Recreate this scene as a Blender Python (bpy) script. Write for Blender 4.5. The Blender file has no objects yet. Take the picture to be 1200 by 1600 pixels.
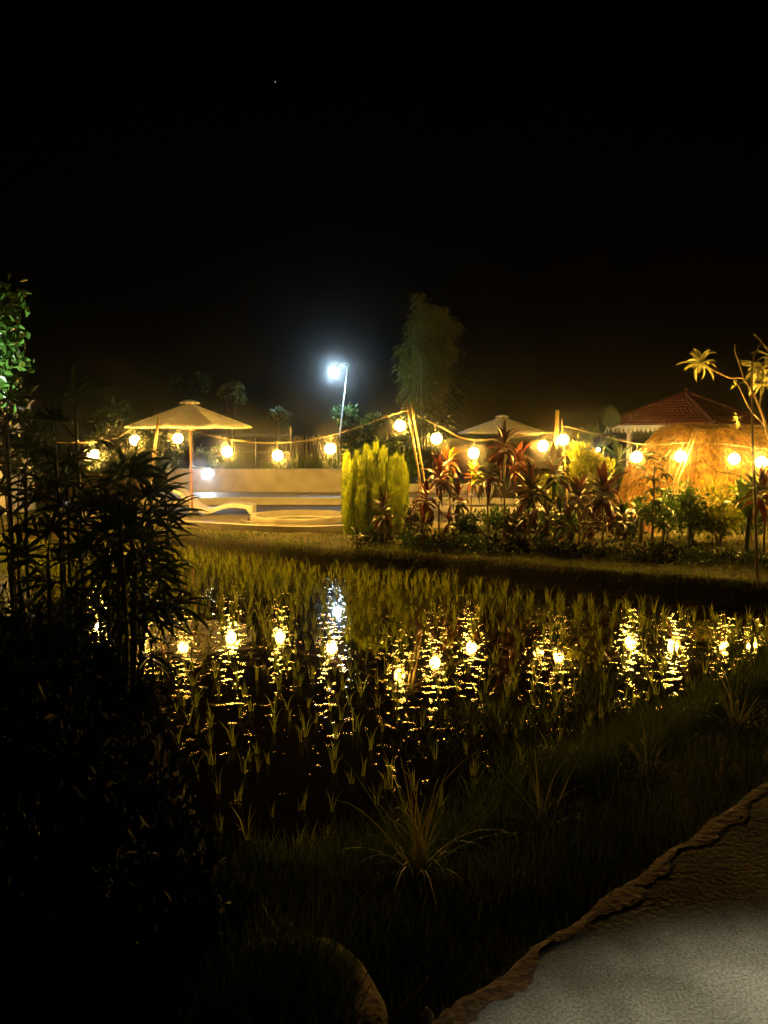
import bpy, math, random
import numpy as np
from mathutils import Vector, Matrix

R = math.radians
rng = np.random.default_rng(7)
random.seed(7)
scene = bpy.context.scene
col = scene.collection

# ------------------------------------------------------------------ camera, sky, moonlight, exposure
CAM_H, F, HOR = 2.3, 1200.0, 680.0
PITCH = math.atan((800 - HOR) / F)
cam_d = bpy.data.cameras.new("camera")
cam = bpy.data.objects.new("camera", cam_d)
col.objects.link(cam)
cam.location = (0, 0, CAM_H)
cam.rotation_euler = (math.pi / 2 - PITCH, 0, 0)
cam_d.sensor_fit = 'VERTICAL'
cam_d.sensor_height = 24
cam_d.lens = 24 * F / 1600
cam_d.clip_start, cam_d.clip_end = 0.05, 2000
scene.camera = cam

w = bpy.data.worlds.new("World")
scene.world = w
w.use_nodes = True
nt = w.node_tree
bg = nt.nodes["Background"]
sky = nt.nodes.new("ShaderNodeTexSky")
sky.sky_type = 'NISHITA'
sky.sun_disc = False
sky.sun_elevation = R(-6)
sky.sun_rotation = R(200)
nt.links.new(sky.outputs[0], bg.inputs[0])
bg.inputs[1].default_value = 0.004

sd = bpy.data.lights.new("moon", 'SUN')
sd.energy = 0.0015
sd.angle = R(0.5)
sd.color = (0.85, 0.93, 1.0)
so = bpy.data.objects.new("moon", sd)
so.rotation_euler = (R(55), 0, R(-160))
col.objects.link(so)

vs = scene.view_settings
vs.view_transform = 'Standard'
vs.look = 'None'
vs.exposure = 0.0
vs.gamma = 1.0
vs.use_curve_mapping = False
cy = scene.cycles
cy.use_denoising = True
cy.max_bounces = 6
cy.diffuse_bounces = 2
cy.glossy_bounces = 3
cy.transmission_bounces = 4
cy.volume_bounces = 1
cy.transparent_max_bounces = 8
cy.sample_clamp_indirect = 12.0
cy.caustics_reflective = False
cy.caustics_refractive = False

BULB = 580.0        # radiance of a festoon globe
WARM = (1.0, 0.51, 0.07)

# ------------------------------------------------------------------ helpers
CP, SP = math.cos(PITCH), math.sin(PITCH)


def ray(px, py):
    a, b = (px - 600) / F, (800 - py) / F
    return Vector((a, CP + b * SP, -SP + b * CP))


def P(px, py, d):
    r = ray(px, py)
    return Vector((0, 0, CAM_H)) + r * (d / r.y)


def G(px, py, z):
    r = ray(px, py)
    return Vector((0, 0, CAM_H)) + r * ((z - CAM_H) / r.z)


def mat(name, c1, c2=None, rough=0.6, scale=8.0, bump=0.0, bscale=40.0, trans=0.0, spec=0.4, metal=0.0, coords='Object', detail=4.0):
    m = bpy.data.materials.new(name)
    m.use_nodes = True
    t = m.node_tree
    b = t.nodes["Principled BSDF"]
    b.inputs["Roughness"].default_value = rough
    b.inputs["Specular IOR Level"].default_value = spec
    b.inputs["Metallic"].default_value = metal
    tc = t.nodes.new("ShaderNodeTexCoord")
    n = t.nodes.new("ShaderNodeTexNoise")
    n.inputs["Scale"].default_value = scale
    n.inputs["Detail"].default_value = detail
    t.links.new(tc.outputs[coords], n.inputs["Vector"])
    cr = t.nodes.new("ShaderNodeValToRGB")
    c2 = c2 or tuple(x * 0.6 for x in c1)
    cr.color_ramp.elements[0].position = 0.3
    cr.color_ramp.elements[1].position = 0.7
    cr.color_ramp.elements[0].color = (*c2, 1)
    cr.color_ramp.elements[1].color = (*c1, 1)
    t.links.new(n.outputs["Fac"], cr.inputs[0])
    t.links.new(cr.outputs[0], b.inputs["Base Color"])
    if bump:
        n2 = t.nodes.new("ShaderNodeTexNoise")
        n2.inputs["Scale"].default_value = bscale
        n2.inputs["Detail"].default_value = 5
        t.links.new(tc.outputs[coords], n2.inputs["Vector"])
        bp = t.nodes.new("ShaderNodeBump")
        bp.inputs["Strength"].default_value = bump
        bp.inputs["Distance"].default_value = 0.02
        t.links.new(n2.outputs["Fac"], bp.inputs["Height"])
        t.links.new(bp.outputs[0], b.inputs["Normal"])
    if trans:
        tr = t.nodes.new("ShaderNodeBsdfTranslucent")
        t.links.new(cr.outputs[0], tr.inputs[0])
        mx = t.nodes.new("ShaderNodeMixShader")
        mx.inputs[0].default_value = trans
        t.links.new(b.outputs[0], mx.inputs[1])
        t.links.new(tr.outputs[0], mx.inputs[2])
        t.links.new(mx.outputs[0], t.nodes["Material Output"].inputs[0])
    return m


def emit(name, color, strength):
    m = bpy.data.materials.new(name)
    m.use_nodes = True
    t = m.node_tree
    t.nodes.clear()
    e = t.nodes.new("ShaderNodeEmission")
    e.inputs[0].default_value = (*color, 1)
    e.inputs[1].default_value = strength
    o = t.nodes.new("ShaderNodeOutputMaterial")
    t.links.new(e.outputs[0], o.inputs[0])
    return m


def mesh(name, v, f, m, smooth=False):
    me = bpy.data.meshes.new(name)
    me.from_pydata([tuple(x) for x in v], [], f)
    for mm in (m if isinstance(m, (list, tuple)) else [m]):
        me.materials.append(mm)
    if smooth:
        me.polygons.foreach_set("use_smooth", [True] * len(me.polygons))
    me.update()
    return me


def npmesh(name, V, T, m, smooth=False):
    """V (n,3) array, T (k,3) triangles"""
    me = bpy.data.meshes.new(name)
    V = np.asarray(V, dtype=np.float32)
    T = np.asarray(T, dtype=np.int32)
    me.vertices.add(len(V))
    me.vertices.foreach_set("co", V.ravel())
    me.loops.add(T.size)
    me.loops.foreach_set("vertex_index", T.ravel())
    me.polygons.add(len(T))
    me.polygons.foreach_set("loop_start", np.arange(0, T.size, T.shape[1], dtype=np.int32))
    me.polygons.foreach_set("use_smooth", np.full(len(T), smooth))
    me.materials.append(m)
    me.update(calc_edges=True)
    me.validate()
    return me


def ob(name, me, parent=None, loc=None, mw=None, kind=None):
    o = bpy.data.objects.new(name, me)
    col.objects.link(o)
    if parent is not None:
        o.parent = parent
    if loc is not None:
        o.location = loc
    if mw is not None:
        o.matrix_basis = mw
    if kind:
        o["kind"] = kind
    return o


def tag(o, label, cat, group=None):
    o["label"] = label
    o["category"] = cat
    if group:
        o["group"] = group
    return o


def thing(name, label, cat, loc=(0, 0, 0), rz=0.0, group=None):
    o = bpy.data.objects.new(name, None)
    o.empty_display_size = 0.1
    col.objects.link(o)
    o.location = loc
    o.rotation_euler = (0, 0, rz)
    return tag(o, label, cat, group)


def copy_tree(o, parent=None):
    c = o.copy()
    col.objects.link(c)
    if parent is not None:
        c.parent = parent
    for ch in [x for x in o.children]:
        copy_tree(ch, c)
    return c


class MB:
    def __init__(s):
        s.v, s.f = [], []

    def add(s, v, f):
        k = len(s.v)
        s.v += [tuple(x) for x in v]
        s.f += [tuple(i + k for i in q) for q in f]
        return s

    def box(s, x0, x1, y0, y1, z0, z1):
        v = [(x, y, z) for z in (z0, z1) for y in (y0, y1) for x in (x0, x1)]
        return s.add(v, [(0, 2, 3, 1), (4, 5, 7, 6), (0, 1, 5, 4), (2, 6, 7, 3), (0, 4, 6, 2), (1, 3, 7, 5)])

    def tube(s, pts, r, n=8, cap=True):
        pts = [Vector(p) for p in pts]
        rs = r if isinstance(r, (list, tuple)) else [r] * len(pts)
        v, f = [], []
        for i, p in enumerate(pts):
            d = (pts[min(i + 1, len(pts) - 1)] - pts[max(i - 1, 0)]).normalized()
            up = Vector((0, 0, 1)) if abs(d.z) < 0.9 else Vector((1, 0, 0))
            a = d.cross(up).normalized()
            b = d.cross(a)
            for k in range(n):
                t = 2 * math.pi * k / n
                v.append(p + (a * math.cos(t) + b * math.sin(t)) * rs[i])
        for i in range(len(pts) - 1):
            for k in range(n):
                k2 = (k + 1) % n
                f.append((i * n + k, i * n + k2, (i + 1) * n + k2, (i + 1) * n + k))
        if cap:
            f.append(tuple(range(n)))
            f.append(tuple(range((len(pts) - 1) * n, len(pts) * n)))
        return s.add(v, f)

    def lathe(s, prof, n=24, c=(0, 0, 0), closed=False):
        v, f = [], []
        m = len(prof)
        for (r, z) in prof:
            for k in range(n):
                t = 2 * math.pi * k / n
                v.append((c[0] + r * math.cos(t), c[1] + r * math.sin(t), c[2] + z))
        for i in range(m if closed else m - 1):
            j = (i + 1) % m
            for k in range(n):
                k2 = (k + 1) % n
                f.append((i * n + k, i * n + k2, j * n + k2, j * n + k))
        return s.add(v, f)

    def mesh(s, name, m, smooth=False):
        return mesh(name, s.v, s.f, m, smooth)

    def ob(s, name, m, parent=None, smooth=False, **k):
        return ob(name, s.mesh(name, m, smooth), parent, **k)


def smooth_path(pts, n=6):
    """Catmull-Rom through the points"""
    pts = [Vector(p) for p in pts]
    out = []
    for i in range(len(pts) - 1):
        p0, p1, p2, p3 = pts[max(i - 1, 0)], pts[i], pts[i + 1], pts[min(i + 2, len(pts) - 1)]
        for k in range(n):
            t = k / n
            out.append(0.5 * ((2 * p1) + (p2 - p0) * t + (2 * p0 - 5 * p1 + 4 * p2 - p3) * t * t + (3 * p1 - p0 - 3 * p2 + p3) * t ** 3))
    out.append(pts[-1])
    return out


def leaf_geo(L, W, droop=0.4, fold=0.25, nseg=5, p=0.75, tip=0.0):
    """strap / lance leaf along +Y, bending down; returns verts, faces"""
    v, f = [], []
    y = z = 0.0
    for i in range(nseg + 1):
        t = i / nseg
        a = -droop * t * t * 1.6
        if i:
            y += L / nseg * math.cos(a)
            z += L / nseg * math.sin(a)
        wd = W * 0.5 * max(0.04, math.sin(math.pi * min(1, 0.06 + 0.94 * t ** p)) ** 0.8)
        v += [(-wd, y, z + fold * wd), (0, y, z), (wd, y, z + fold * wd)]
    for i in range(nseg):
        a = i * 3
        f += [(a, a + 1, a + 4, a + 3), (a + 1, a + 2, a + 5, a + 4)]
    return v, f


def leaf_mw(p, az, el, roll=0.0, s=1.0):
    return Matrix.Translation(p) @ Matrix.Rotation(az, 4, 'Z') @ Matrix.Rotation(el, 4, 'X') @ Matrix.Rotation(roll, 4, 'Y') @ Matrix.Scale(s, 4)


def blades_np(base, h, wd, lean, bend=0.5):
    """grass blades: base (n,3), h (n), wd (n), lean (n,2) horizontal offset of the tip"""
    n = len(base)
    a = rng.uniform(0, 2 * np.pi, n)
    s = np.stack([np.cos(a), np.sin(a), np.zeros(n)], 1) * (wd * 0.5)[:, None]
    tip = base + np.stack([lean[:, 0], lean[:, 1], h], 1)
    mid = base + np.stack([lean[:, 0] * 0.35, lean[:, 1] * 0.35, h * 0.58], 1)
    V = np.stack([base - s, base + s, mid - s * 0.8, mid + s * 0.8, tip], 1).reshape(-1, 3)
    k = np.arange(n)[:, None, None] * 5
    T = (np.array([[0, 1, 3], [0, 3, 2], [2, 3, 4]])[None] + k).reshape(-1, 3)
    return V, T


def leaves_np(p, d, L, W, fold=0.3):
    """folded diamond leaves; p,d (n,3); L,W (n)"""
    n = len(p)
    d = d / np.linalg.norm(d, axis=1)[:, None]
    q = rng.normal(size=(n, 3))
    s = np.cross(d, q)
    s /= np.linalg.norm(s, axis=1)[:, None] + 1e-9
    u = np.cross(s, d)
    m = p + d * (L * 0.45)[:, None]
    hw = (W * 0.5)[:, None]
    V = np.stack([p, m - s * hw + u * hw * fold, m, m + s * hw + u * hw * fold, p + d * L[:, None]], 1).reshape(-1, 3)
    k = np.arange(n)[:, None, None] * 5
    T = (np.array([[0, 2, 1], [1, 2, 4], [0, 3, 2], [3, 4, 2]])[None] + k).reshape(-1, 3)
    return V, T


def join_np(*vt):
    Vs, Ts, k = [], [], 0
    for V, T in vt:
        Vs.append(V)
        Ts.append(T + k)
        k += len(V)
    return np.concatenate(Vs), np.concatenate(Ts)


# ------------------------------------------------------------------ materials
M = {}
M['soil'] = mat('soil', (0.075, 0.055, 0.035), (0.035, 0.04, 0.018), 0.95, 3.0, 0.8, 18, spec=0.1)
M['mud'] = mat('mud', (0.05, 0.04, 0.025), (0.03, 0.024, 0.015), 0.7, 5.0)
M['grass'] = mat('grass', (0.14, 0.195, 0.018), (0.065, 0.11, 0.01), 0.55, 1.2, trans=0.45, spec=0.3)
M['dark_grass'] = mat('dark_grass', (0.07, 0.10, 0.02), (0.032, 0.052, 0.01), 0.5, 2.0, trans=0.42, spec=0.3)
M['shade_grass'] = mat('bank_grass_shaded', (0.055, 0.08, 0.016), (0.02, 0.034, 0.007), 0.6, 1.6, trans=0.35, spec=0.15)  # darker copy of the bank grass, shade put into its colour
M['rice'] = mat('rice', (0.30, 0.34, 0.024), (0.18, 0.22, 0.015), 0.45, 4.0, trans=0.6, spec=0.4)
M['lit_grass'] = mat('lit_grass', (0.42, 0.36, 0.13), (0.22, 0.20, 0.06), 0.5, 5.0, trans=0.3)  # tussock blades, bulb light put into a brighter brownish colour
M['concrete'] = mat('concrete', (0.30, 0.28, 0.25), (0.18, 0.165, 0.145), 0.85, 2.2, 0.5, 22, detail=8)
M['render_wall'] = mat('rendered_wall', (0.47, 0.46, 0.46), (0.33, 0.32, 0.31), 0.8, 3.0, 0.35, 9, detail=8)
M['deck'] = mat('deck', (0.13, 0.12, 0.11), (0.09, 0.08, 0.07), 0.7, 1.6, 0.2, 30)
M['slab'] = mat('pale_slab', (0.50, 0.51, 0.53), (0.37, 0.39, 0.41), 0.55, 1.3, 0.15, 20)
M['kerb'] = mat('kerb_paint', (0.45, 0.42, 0.36), (0.30, 0.28, 0.24), 0.6, 6.0, 0.2, 30)
M['pool_water'] = mat('pool_water', (0.02, 0.06, 0.06), (0.015, 0.05, 0.05), 0.06, 3, 0.12, 12)
M['canvas'] = mat('canvas', (0.76, 0.76, 0.76), (0.68, 0.68, 0.67), 0.85, 5.0, 0.08, 60, trans=0.15, spec=0.1)
M['wood'] = mat('wood', (0.34, 0.17, 0.07), (0.22, 0.10, 0.04), 0.5, 12.0, 0.2, 30)
M['dark_wood'] = mat('dark_wood', (0.12, 0.07, 0.04), (0.06, 0.035, 0.02), 0.6, 9.0, 0.2, 30)
M['bamboo_pole'] = mat('bamboo_cane', (0.30, 0.20, 0.08), (0.17, 0.11, 0.045), 0.35, 10.0, spec=0.5)
M['bamboo_leaf'] = mat('bamboo_leaf', (0.16, 0.18, 0.02), (0.08, 0.10, 0.012), 0.5, 0.8, trans=0.35)
M['shade_stone'] = mat('shade_darkened_stone', (0.15, 0.11, 0.055), (0.03, 0.04, 0.014), 0.95, 7.0, 0.9, 30)  # planter rim, shade put into a dark greenish stone colour
M['mortar'] = mat('stained_mortar', (0.085, 0.05, 0.025), (0.035, 0.024, 0.014), 0.95, 9.0, 1.0, 35)
M['lounger'] = mat('lounger_shell', (0.64, 0.63, 0.61), (0.54, 0.53, 0.51), 0.6, 4.0, 0.1, 20)
M['old_reed'] = mat('weathered_reed', (0.11, 0.09, 0.06), (0.06, 0.05, 0.035), 0.8, 10.0)
M['timber_post'] = mat('pale_timber', (0.62, 0.52, 0.24), (0.5, 0.4, 0.18), 0.6, 14.0, 0.2, 30)
M['metal'] = mat('grey_metal', (0.16, 0.17, 0.18), (0.11, 0.115, 0.12), 0.5, 10.0, metal=0.3)
M['black_metal'] = mat('black_metal', (0.03, 0.03, 0.03), (0.02, 0.02, 0.02), 0.4, 10.0)
M['cable'] = mat('cable_rubber', (0.22, 0.18, 0.12), (0.15, 0.12, 0.08), 0.5, 10.0)
M['socket'] = mat('socket_plastic', (0.04, 0.035, 0.03), (0.03, 0.03, 0.03), 0.4)
M['thatch'] = mat('thatch_straw', (0.54, 0.31, 0.06), (0.17, 0.085, 0.018), 0.8, 9.0, 0.6, 30, trans=0.1)
M['rooftile'] = mat('red_rooftile', (0.18, 0.035, 0.022), (0.10, 0.02, 0.014), 0.75, 6.0, 0.3, 30)
M['white_paint'] = mat('white_paint', (0.75, 0.72, 0.64), (0.65, 0.62, 0.54), 0.5, 5.0)
M['ti_red'] = mat('ti_leaf_red', (0.13, 0.018, 0.018), (0.05, 0.010, 0.012), 0.33, 3.0, trans=0.18, spec=0.5)
M['ti_rust'] = mat('ti_leaf_rust', (0.24, 0.065, 0.018), (0.11, 0.022, 0.012), 0.35, 4.0, trans=0.25, spec=0.5)
M['ti_dark'] = mat('ti_leaf_dark', (0.045, 0.018, 0.016), (0.022, 0.022, 0.012), 0.35, 3.0, trans=0.12, spec=0.5)
M['green_leaf'] = mat('green_leaf', (0.075, 0.15, 0.025), (0.04, 0.09, 0.015), 0.35, 5.0, trans=0.3, spec=0.5)
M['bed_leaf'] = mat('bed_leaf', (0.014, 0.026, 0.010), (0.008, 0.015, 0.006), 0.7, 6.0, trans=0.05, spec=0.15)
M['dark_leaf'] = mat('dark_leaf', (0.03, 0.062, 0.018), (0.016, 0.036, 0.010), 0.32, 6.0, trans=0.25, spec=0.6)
M['yellow_leaf'] = mat('croton_leaf', (0.32, 0.33, 0.02), (0.17, 0.20, 0.02), 0.4, 7.0, trans=0.45, spec=0.4)
M['gold_leaf'] = mat('golden_conifer', (0.40, 0.48, 0.03), (0.23, 0.30, 0.018), 0.6, 5.0, trans=0.6, spec=0.2)
M['pale_leaf'] = mat('frangipani_leaf', (0.46, 0.44, 0.20), (0.30, 0.31, 0.11), 0.4, 4.0, trans=0.3, spec=0.4)
M['grey_leaf'] = mat('broad_leaf', (0.10, 0.13, 0.05), (0.07, 0.095, 0.035), 0.45, 4.0, trans=0.25)
M['bark'] = mat('bark', (0.22, 0.16, 0.10), (0.12, 0.085, 0.05), 0.85, 12.0, 0.5, 40)
M['stem'] = mat('plant_stem', (0.16, 0.12, 0.06), (0.09, 0.065, 0.03), 0.7, 12.0, 0.3, 40)
M['cane'] = mat('green_cane', (0.11, 0.13, 0.05), (0.06, 0.075, 0.03), 0.5, 9.0)
M['stone'] = mat('stone', (0.30, 0.22, 0.11), (0.17, 0.11, 0.05), 0.9, 9.0, 0.8, 25)
M['terracotta'] = mat('terracotta', (0.40, 0.13, 0.06), (0.3, 0.09, 0.04), 0.7, 9.0)
M['cushion'] = mat('white_cushion', (0.78, 0.78, 0.76), (0.7, 0.7, 0.68), 0.8, 5.0)
M['globe'] = emit('bulb_glass_lit', WARM, BULB)
t = M['globe'].node_tree
oi = t.nodes.new("ShaderNodeObjectInfo")
mr = t.nodes.new("ShaderNodeMapRange")
mr.inputs[3].default_value = BULB * 0.5
mr.inputs[4].default_value = BULB * 1.5
t.links.new(oi.outputs["Random"], mr.inputs[0])
t.links.new(mr.outputs[0], [n for n in t.nodes if n.type == 'EMISSION'][0].inputs[1])
M['white_lamp'] = emit('white_lamp_lit', (0.58, 0.85, 1.0), 700.0)
M['spot_lit'] = emit('white_spot_lit', (0.75, 0.9, 1.0), 500.0)
M['small_lit'] = emit('small_lamp_lit', (1.0, 0.9, 0.7), 150.0)


def water_material():
    m = bpy.data.materials.new('paddy_water')
    m.use_nodes = True
    t = m.node_tree
    b = t.nodes["Principled BSDF"]
    b.inputs["Base Color"].default_value = (0.012, 0.009, 0.005, 1)
    b.inputs["Roughness"].default_value = 0.03
    b.inputs["IOR"].default_value = 1.36
    tc = t.nodes.new("ShaderNodeTexCoord")
    n1 = t.nodes.new("ShaderNodeTexNoise")      # fine ripples
    n1.inputs["Scale"].default_value = 85
    n1.inputs["Detail"].default_value = 2.5
    n2 = t.nodes.new("ShaderNodeTexNoise")      # where the surface is disturbed by stems and clods
    n2.inputs["Scale"].default_value = 9.0
    n2.inputs["Detail"].default_value = 2
    r2 = t.nodes.new("ShaderNodeValToRGB")
    r2.color_ramp.elements[0].position = 0.555
    r2.color_ramp.elements[1].position = 0.70
    mul = t.nodes.new("ShaderNodeMath")
    mul.operation = 'MULTIPLY'
    n3 = t.nodes.new("ShaderNodeTexNoise")      # broad gentle swell
    n3.inputs["Scale"].default_value = 2.2
    n3.inputs["Detail"].default_value = 1
    m3 = t.nodes.new("ShaderNodeMath")
    m3.operation = 'MULTIPLY_ADD'
    m3.inputs[1].default_value = 0.03
    for n in (n1, n2, n3):
        t.links.new(tc.outputs["Object"], n.inputs["Vector"])
    t.links.new(n2.outputs["Fac"], r2.inputs[0])
    t.links.new(n1.outputs["Fac"], mul.inputs[0])
    t.links.new(r2.outputs[0], mul.inputs[1])
    t.links.new(n3.outputs["Fac"], m3.inputs[0])
    t.links.new(mul.outputs[0], m3.inputs[2])
    bp = t.nodes.new("ShaderNodeBump")
    bp.inputs["Strength"].default_value = 1.0
    bp.inputs["Distance"].default_value = 0.0021
    t.links.new(m3.outputs[0], bp.inputs["Height"])
    t.links.new(bp.outputs[0], b.inputs["Normal"])
    return m


M['water'] = water_material()

# ------------------------------------------------------------------ ground
PE0 = np.array([0.13, 1.83])                 # a point on the path's kerb edge
PU = np.array([0.745, 0.667])
PU = PU / np.linalg.norm(PU)
PN = np.array([-PU[1], PU[0]])

crest_px = [(-200, 800), (0, 815), (140, 822), (280, 832), (400, 845), (500, 855), (600, 863), (700, 868), (800, 877), (900, 887), (1000, 895), (1100, 902), (1200, 908), (1400, 925)]
crest = np.array([tuple(G(px, py, 0.33))[:2] for px, py in crest_px])
crest = crest[np.argsort(crest[:, 0])]
left_px = [(360, 1430), (300, 1330), (200, 1060)]
left_edge = np.array([tuple(G(px, py, 0.0))[:2] for px, py in left_px] + [(-5.5, 9.0), (-14, 10.5)])


def ycrest(x):
    return np.interp(x, crest[:, 0], crest[:, 1])


def vnoise(x, y):
    return (np.sin(x * 3.1 + 1.7 * np.sin(y * 2.3)) * np.cos(y * 2.7 + 1.1 * np.sin(x * 1.9)) + 0.5 * np.sin(x * 7.3 + y * 5.1) * np.cos(y * 6.7 - x * 3.3)) / 1.5


def height(x, y):
    s = (x - PE0[0]) * PN[0] + (y - PE0[1]) * PN[1]
    hr = np.interp(s, [-0.3, 0.0, 0.35, 0.95, 1.55, 2.1], [0.45, 0.42, 0.36, 0.24, 0.02, -0.2])
    # left bed: horizontal distance to the bed's edge line x = f(y)
    xe = np.interp(y, left_edge[:, 1], left_edge[:, 0])
    hl = np.interp(x - xe, [-1.2, -0.4, 0.0, 0.4], [0.48, 0.40, 0.08, -0.2])
    hb = np.interp(y, [2.4, 3.3, 3.75, 4.2], [0.42, 0.34, 0.08, -0.2])
    hf = np.interp(y - ycrest(x), [-0.75, -0.3, -0.08, 0.08, 0.3, 1.0], [-0.2, -0.04, 0.24, 0.335, 0.30, 0.32])
    back = np.where(x < -0.8, 1.15, 0.72)
    hk = np.where(y > 23.2, np.interp(y, [23.2, 23.35], [0.3, 1.0]) * back, -0.2)
    h = np.maximum.reduce([hr, hl, hb, hf, hk])
    return h + 0.025 * vnoise(x, y) * (h > -0.15)


fx = np.concatenate([-np.geomspace(400, 13.5, 14), np.arange(-13, 13.01, 0.13), np.geomspace(13.5, 400, 14)])
fy = np.concatenate([[-60, -25, -10, -4, -1.5], np.arange(0, 24, 0.11), np.arange(24, 36, 0.7), np.geomspace(36, 400, 14)])
X, Y = np.meshgrid(fx, fy)
Z = height(X, Y)
nx, ny = len(fx), len(fy)
ii = (np.arange(ny - 1)[:, None] * nx + np.arange(nx - 1)[None]).ravel()
T = np.stack([ii, ii + 1, ii + nx + 1, ii + nx], 1)
ob("ground", npmesh("ground", np.stack([X, Y, Z], -1).reshape(-1, 3), T, M['soil'], True), kind='structure')
ob("paddy_water", mesh("paddy_water", [(-16, 2.6, 0), (14, 2.6, 0), (14, 17, 0), (-16, 17, 0)], [(0, 1, 2, 3)], M['water']), kind='structure')

# ------------------------------------------------------------------ footpath (bottom right)
b = MB()
N = 40
top = []
for i in range(N + 1):
    t = -3.0 + 11.0 * i / N
    wob = 0.018 * math.sin(i * 1.9) + 0.012 * math.sin(i * 4.7 + 1) + random.uniform(-0.012, 0.012)
    p = PE0 + PU * t + PN * wob
    q = p - PN * 2.6
    lip = p - PN * 0.03
    top.append([(p[0], p[1], 0.25), (p[0], p[1], 0.785), (lip[0], lip[1], 0.80), (q[0], q[1], 0.80), (q[0], q[1], 0.3)])
v = [x for r in top for x in r]
f = []
for i in range(N):
    for k in range(4):
        f.append((i * 5 + k, (i + 1) * 5 + k, (i + 1) * 5 + k + 1, i * 5 + k + 1))
pm = mat('path_concrete', (0.30, 0.29, 0.245), (0.12, 0.115, 0.09), 0.95, 3.2, 0.45, 45, spec=0.05, detail=12)
t = pm.node_tree
bs = t.nodes["Principled BSDF"]
src = bs.inputs["Base Color"].links[0].from_socket
tc = [n for n in t.nodes if n.type == 'TEX_COORD'][0]
wz = t.nodes.new("ShaderNodeTexNoise")          # wandering offset so the cracks are not straight
wz.inputs["Scale"].default_value = 5
wz.inputs["Detail"].default_value = 6
ad = t.nodes.new("ShaderNodeVectorMath")
ad.operation = 'MULTIPLY_ADD'
ad.inputs[1].default_value = (0.35, 0.35, 0.35)
vo = t.nodes.new("ShaderNodeTexVoronoi")
vo.feature = 'DISTANCE_TO_EDGE'
vo.inputs["Scale"].default_value = 1.3
ck = t.nodes.new("ShaderNodeMapRange")
ck.inputs[1].default_value = 0.0
ck.inputs[2].default_value = 0.016
ck.inputs[3].default_value = 0.86
ck.inputs[4].default_value = 1.0
gr = t.nodes.new("ShaderNodeTexNoise")          # coarse sand grain
gr.inputs["Scale"].default_value = 125
gr.inputs["Detail"].default_value = 3
gm = t.nodes.new("ShaderNodeMapRange")
gm.inputs[1].default_value = 0.3
gm.inputs[2].default_value = 0.7
gm.inputs[3].default_value = 0.45
gm.inputs[4].default_value = 1.25
m1 = t.nodes.new("ShaderNodeMath")
m1.operation = 'MULTIPLY'
mx = t.nodes.new("ShaderNodeVectorMath")
mx.operation = 'SCALE'
t.links.new(tc.outputs["Object"], wz.inputs["Vector"])
t.links.new(wz.outputs["Color"], ad.inputs[0])
t.links.new(tc.outputs["Object"], ad.inputs[2])
t.links.new(ad.outputs[0], vo.inputs["Vector"])
t.links.new(vo.outputs["Distance"], ck.inputs[0])
t.links.new(tc.outputs["Object"], gr.inputs["Vector"])
t.links.new(gr.outputs["Fac"], gm.inputs[0])
t.links.new(ck.outputs[0], m1.inputs[0])
t.links.new(gm.outputs[0], m1.inputs[1])
t.links.new(src, mx.inputs[0])
t.links.new(m1.outputs[0], mx.inputs["Scale"])
t.links.new(mx.outputs[0], bs.inputs["Base Color"])
ob("path", mesh("path", v, f, pm), kind='structure')
# crumbling, stained mortar lip along the path edge: one uneven strip
v, f = [], []
NL = 190
for i in range(NL + 1):
    t_ = -0.6 + 4.2 * i / NL
    p = PE0 + PU * t_
    wd = 0.045 + 0.022 * math.sin(t_ * 9.0) + 0.016 * math.sin(t_ * 23 + 1) + random.uniform(-.008, .008)
    hh = 0.004 + 0.004 * math.sin(t_ * 14 + 2) + random.uniform(-.002, .002)
    e0 = 0.016 + 0.008 * math.sin(t_ * 17) + random.uniform(-.004, .004)
    for (o_, z_) in ((e0, 0.68), (e0, 0.786), (e0 - 0.012, 0.797), (e0 - 0.035, 0.802), (e0 - wd - 0.02, 0.8022)):
        q = p + PN * o_
        v.append((q[0], q[1], z_ + random.uniform(-.0004, .0004)))
for i in range(NL):
    for k in range(4):
        f.append((i * 5 + k, i * 5 + k + 1, (i + 1) * 5 + k + 1, (i + 1) * 5 + k))
ob("path_lip", mesh("path_lip", v, f, M['mortar'], True), kind='structure')

# round planter rim and other foreground masonry
pc = G(430, 1600, 0.62)
rr = (G(606, 1600, 0.62) - pc).length
pl = thing("round_planter", "low round concrete planter with a shade-darkened rim at the bottom centre", "planter", (pc.x, pc.y, 0.3))
b = MB()
n = 48
prof = [(rr - 0.10, -0.1), (rr, -0.1), (rr, 0.30), (rr - 0.02, 0.325), (rr - 0.08, 0.325), (rr - 0.10, 0.30)]
b.lathe(prof, n, closed=True)
b.v = [(x * (1 + 0.012 * math.sin(9 * math.atan2(y, x))), y * (1 + 0.01 * math.sin(13 * math.atan2(y, x))), z + 0.008 * math.sin(7 * math.atan2(y, x) + x * 5)) for x, y, z in b.v]
b.ob("rim", M['shade_stone'], pl, True)
pl.scale = (1, 1.3, 1)
b = MB()
b.lathe([(0.001, 0.22), (rr * 0.6, 0.22), (rr - 0.09, 0.2)], 32)
b.ob("soil", M['soil'], pl, True)
k = 2200
a = rng.uniform(0, 2 * np.pi, k)
q = np.sqrt(rng.uniform(0, 1, k)) * (rr - 0.12)
base = np.stack([q * np.cos(a), q * np.sin(a), np.full(k, 0.2)], 1)
ob("grass", npmesh("planter_grass", *blades_np(base, rng.uniform(.14, .38, k), rng.uniform(.004, .008, k), rng.normal(0, .06, (k, 2))), M['shade_grass']), pl, kind='stuff')


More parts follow.
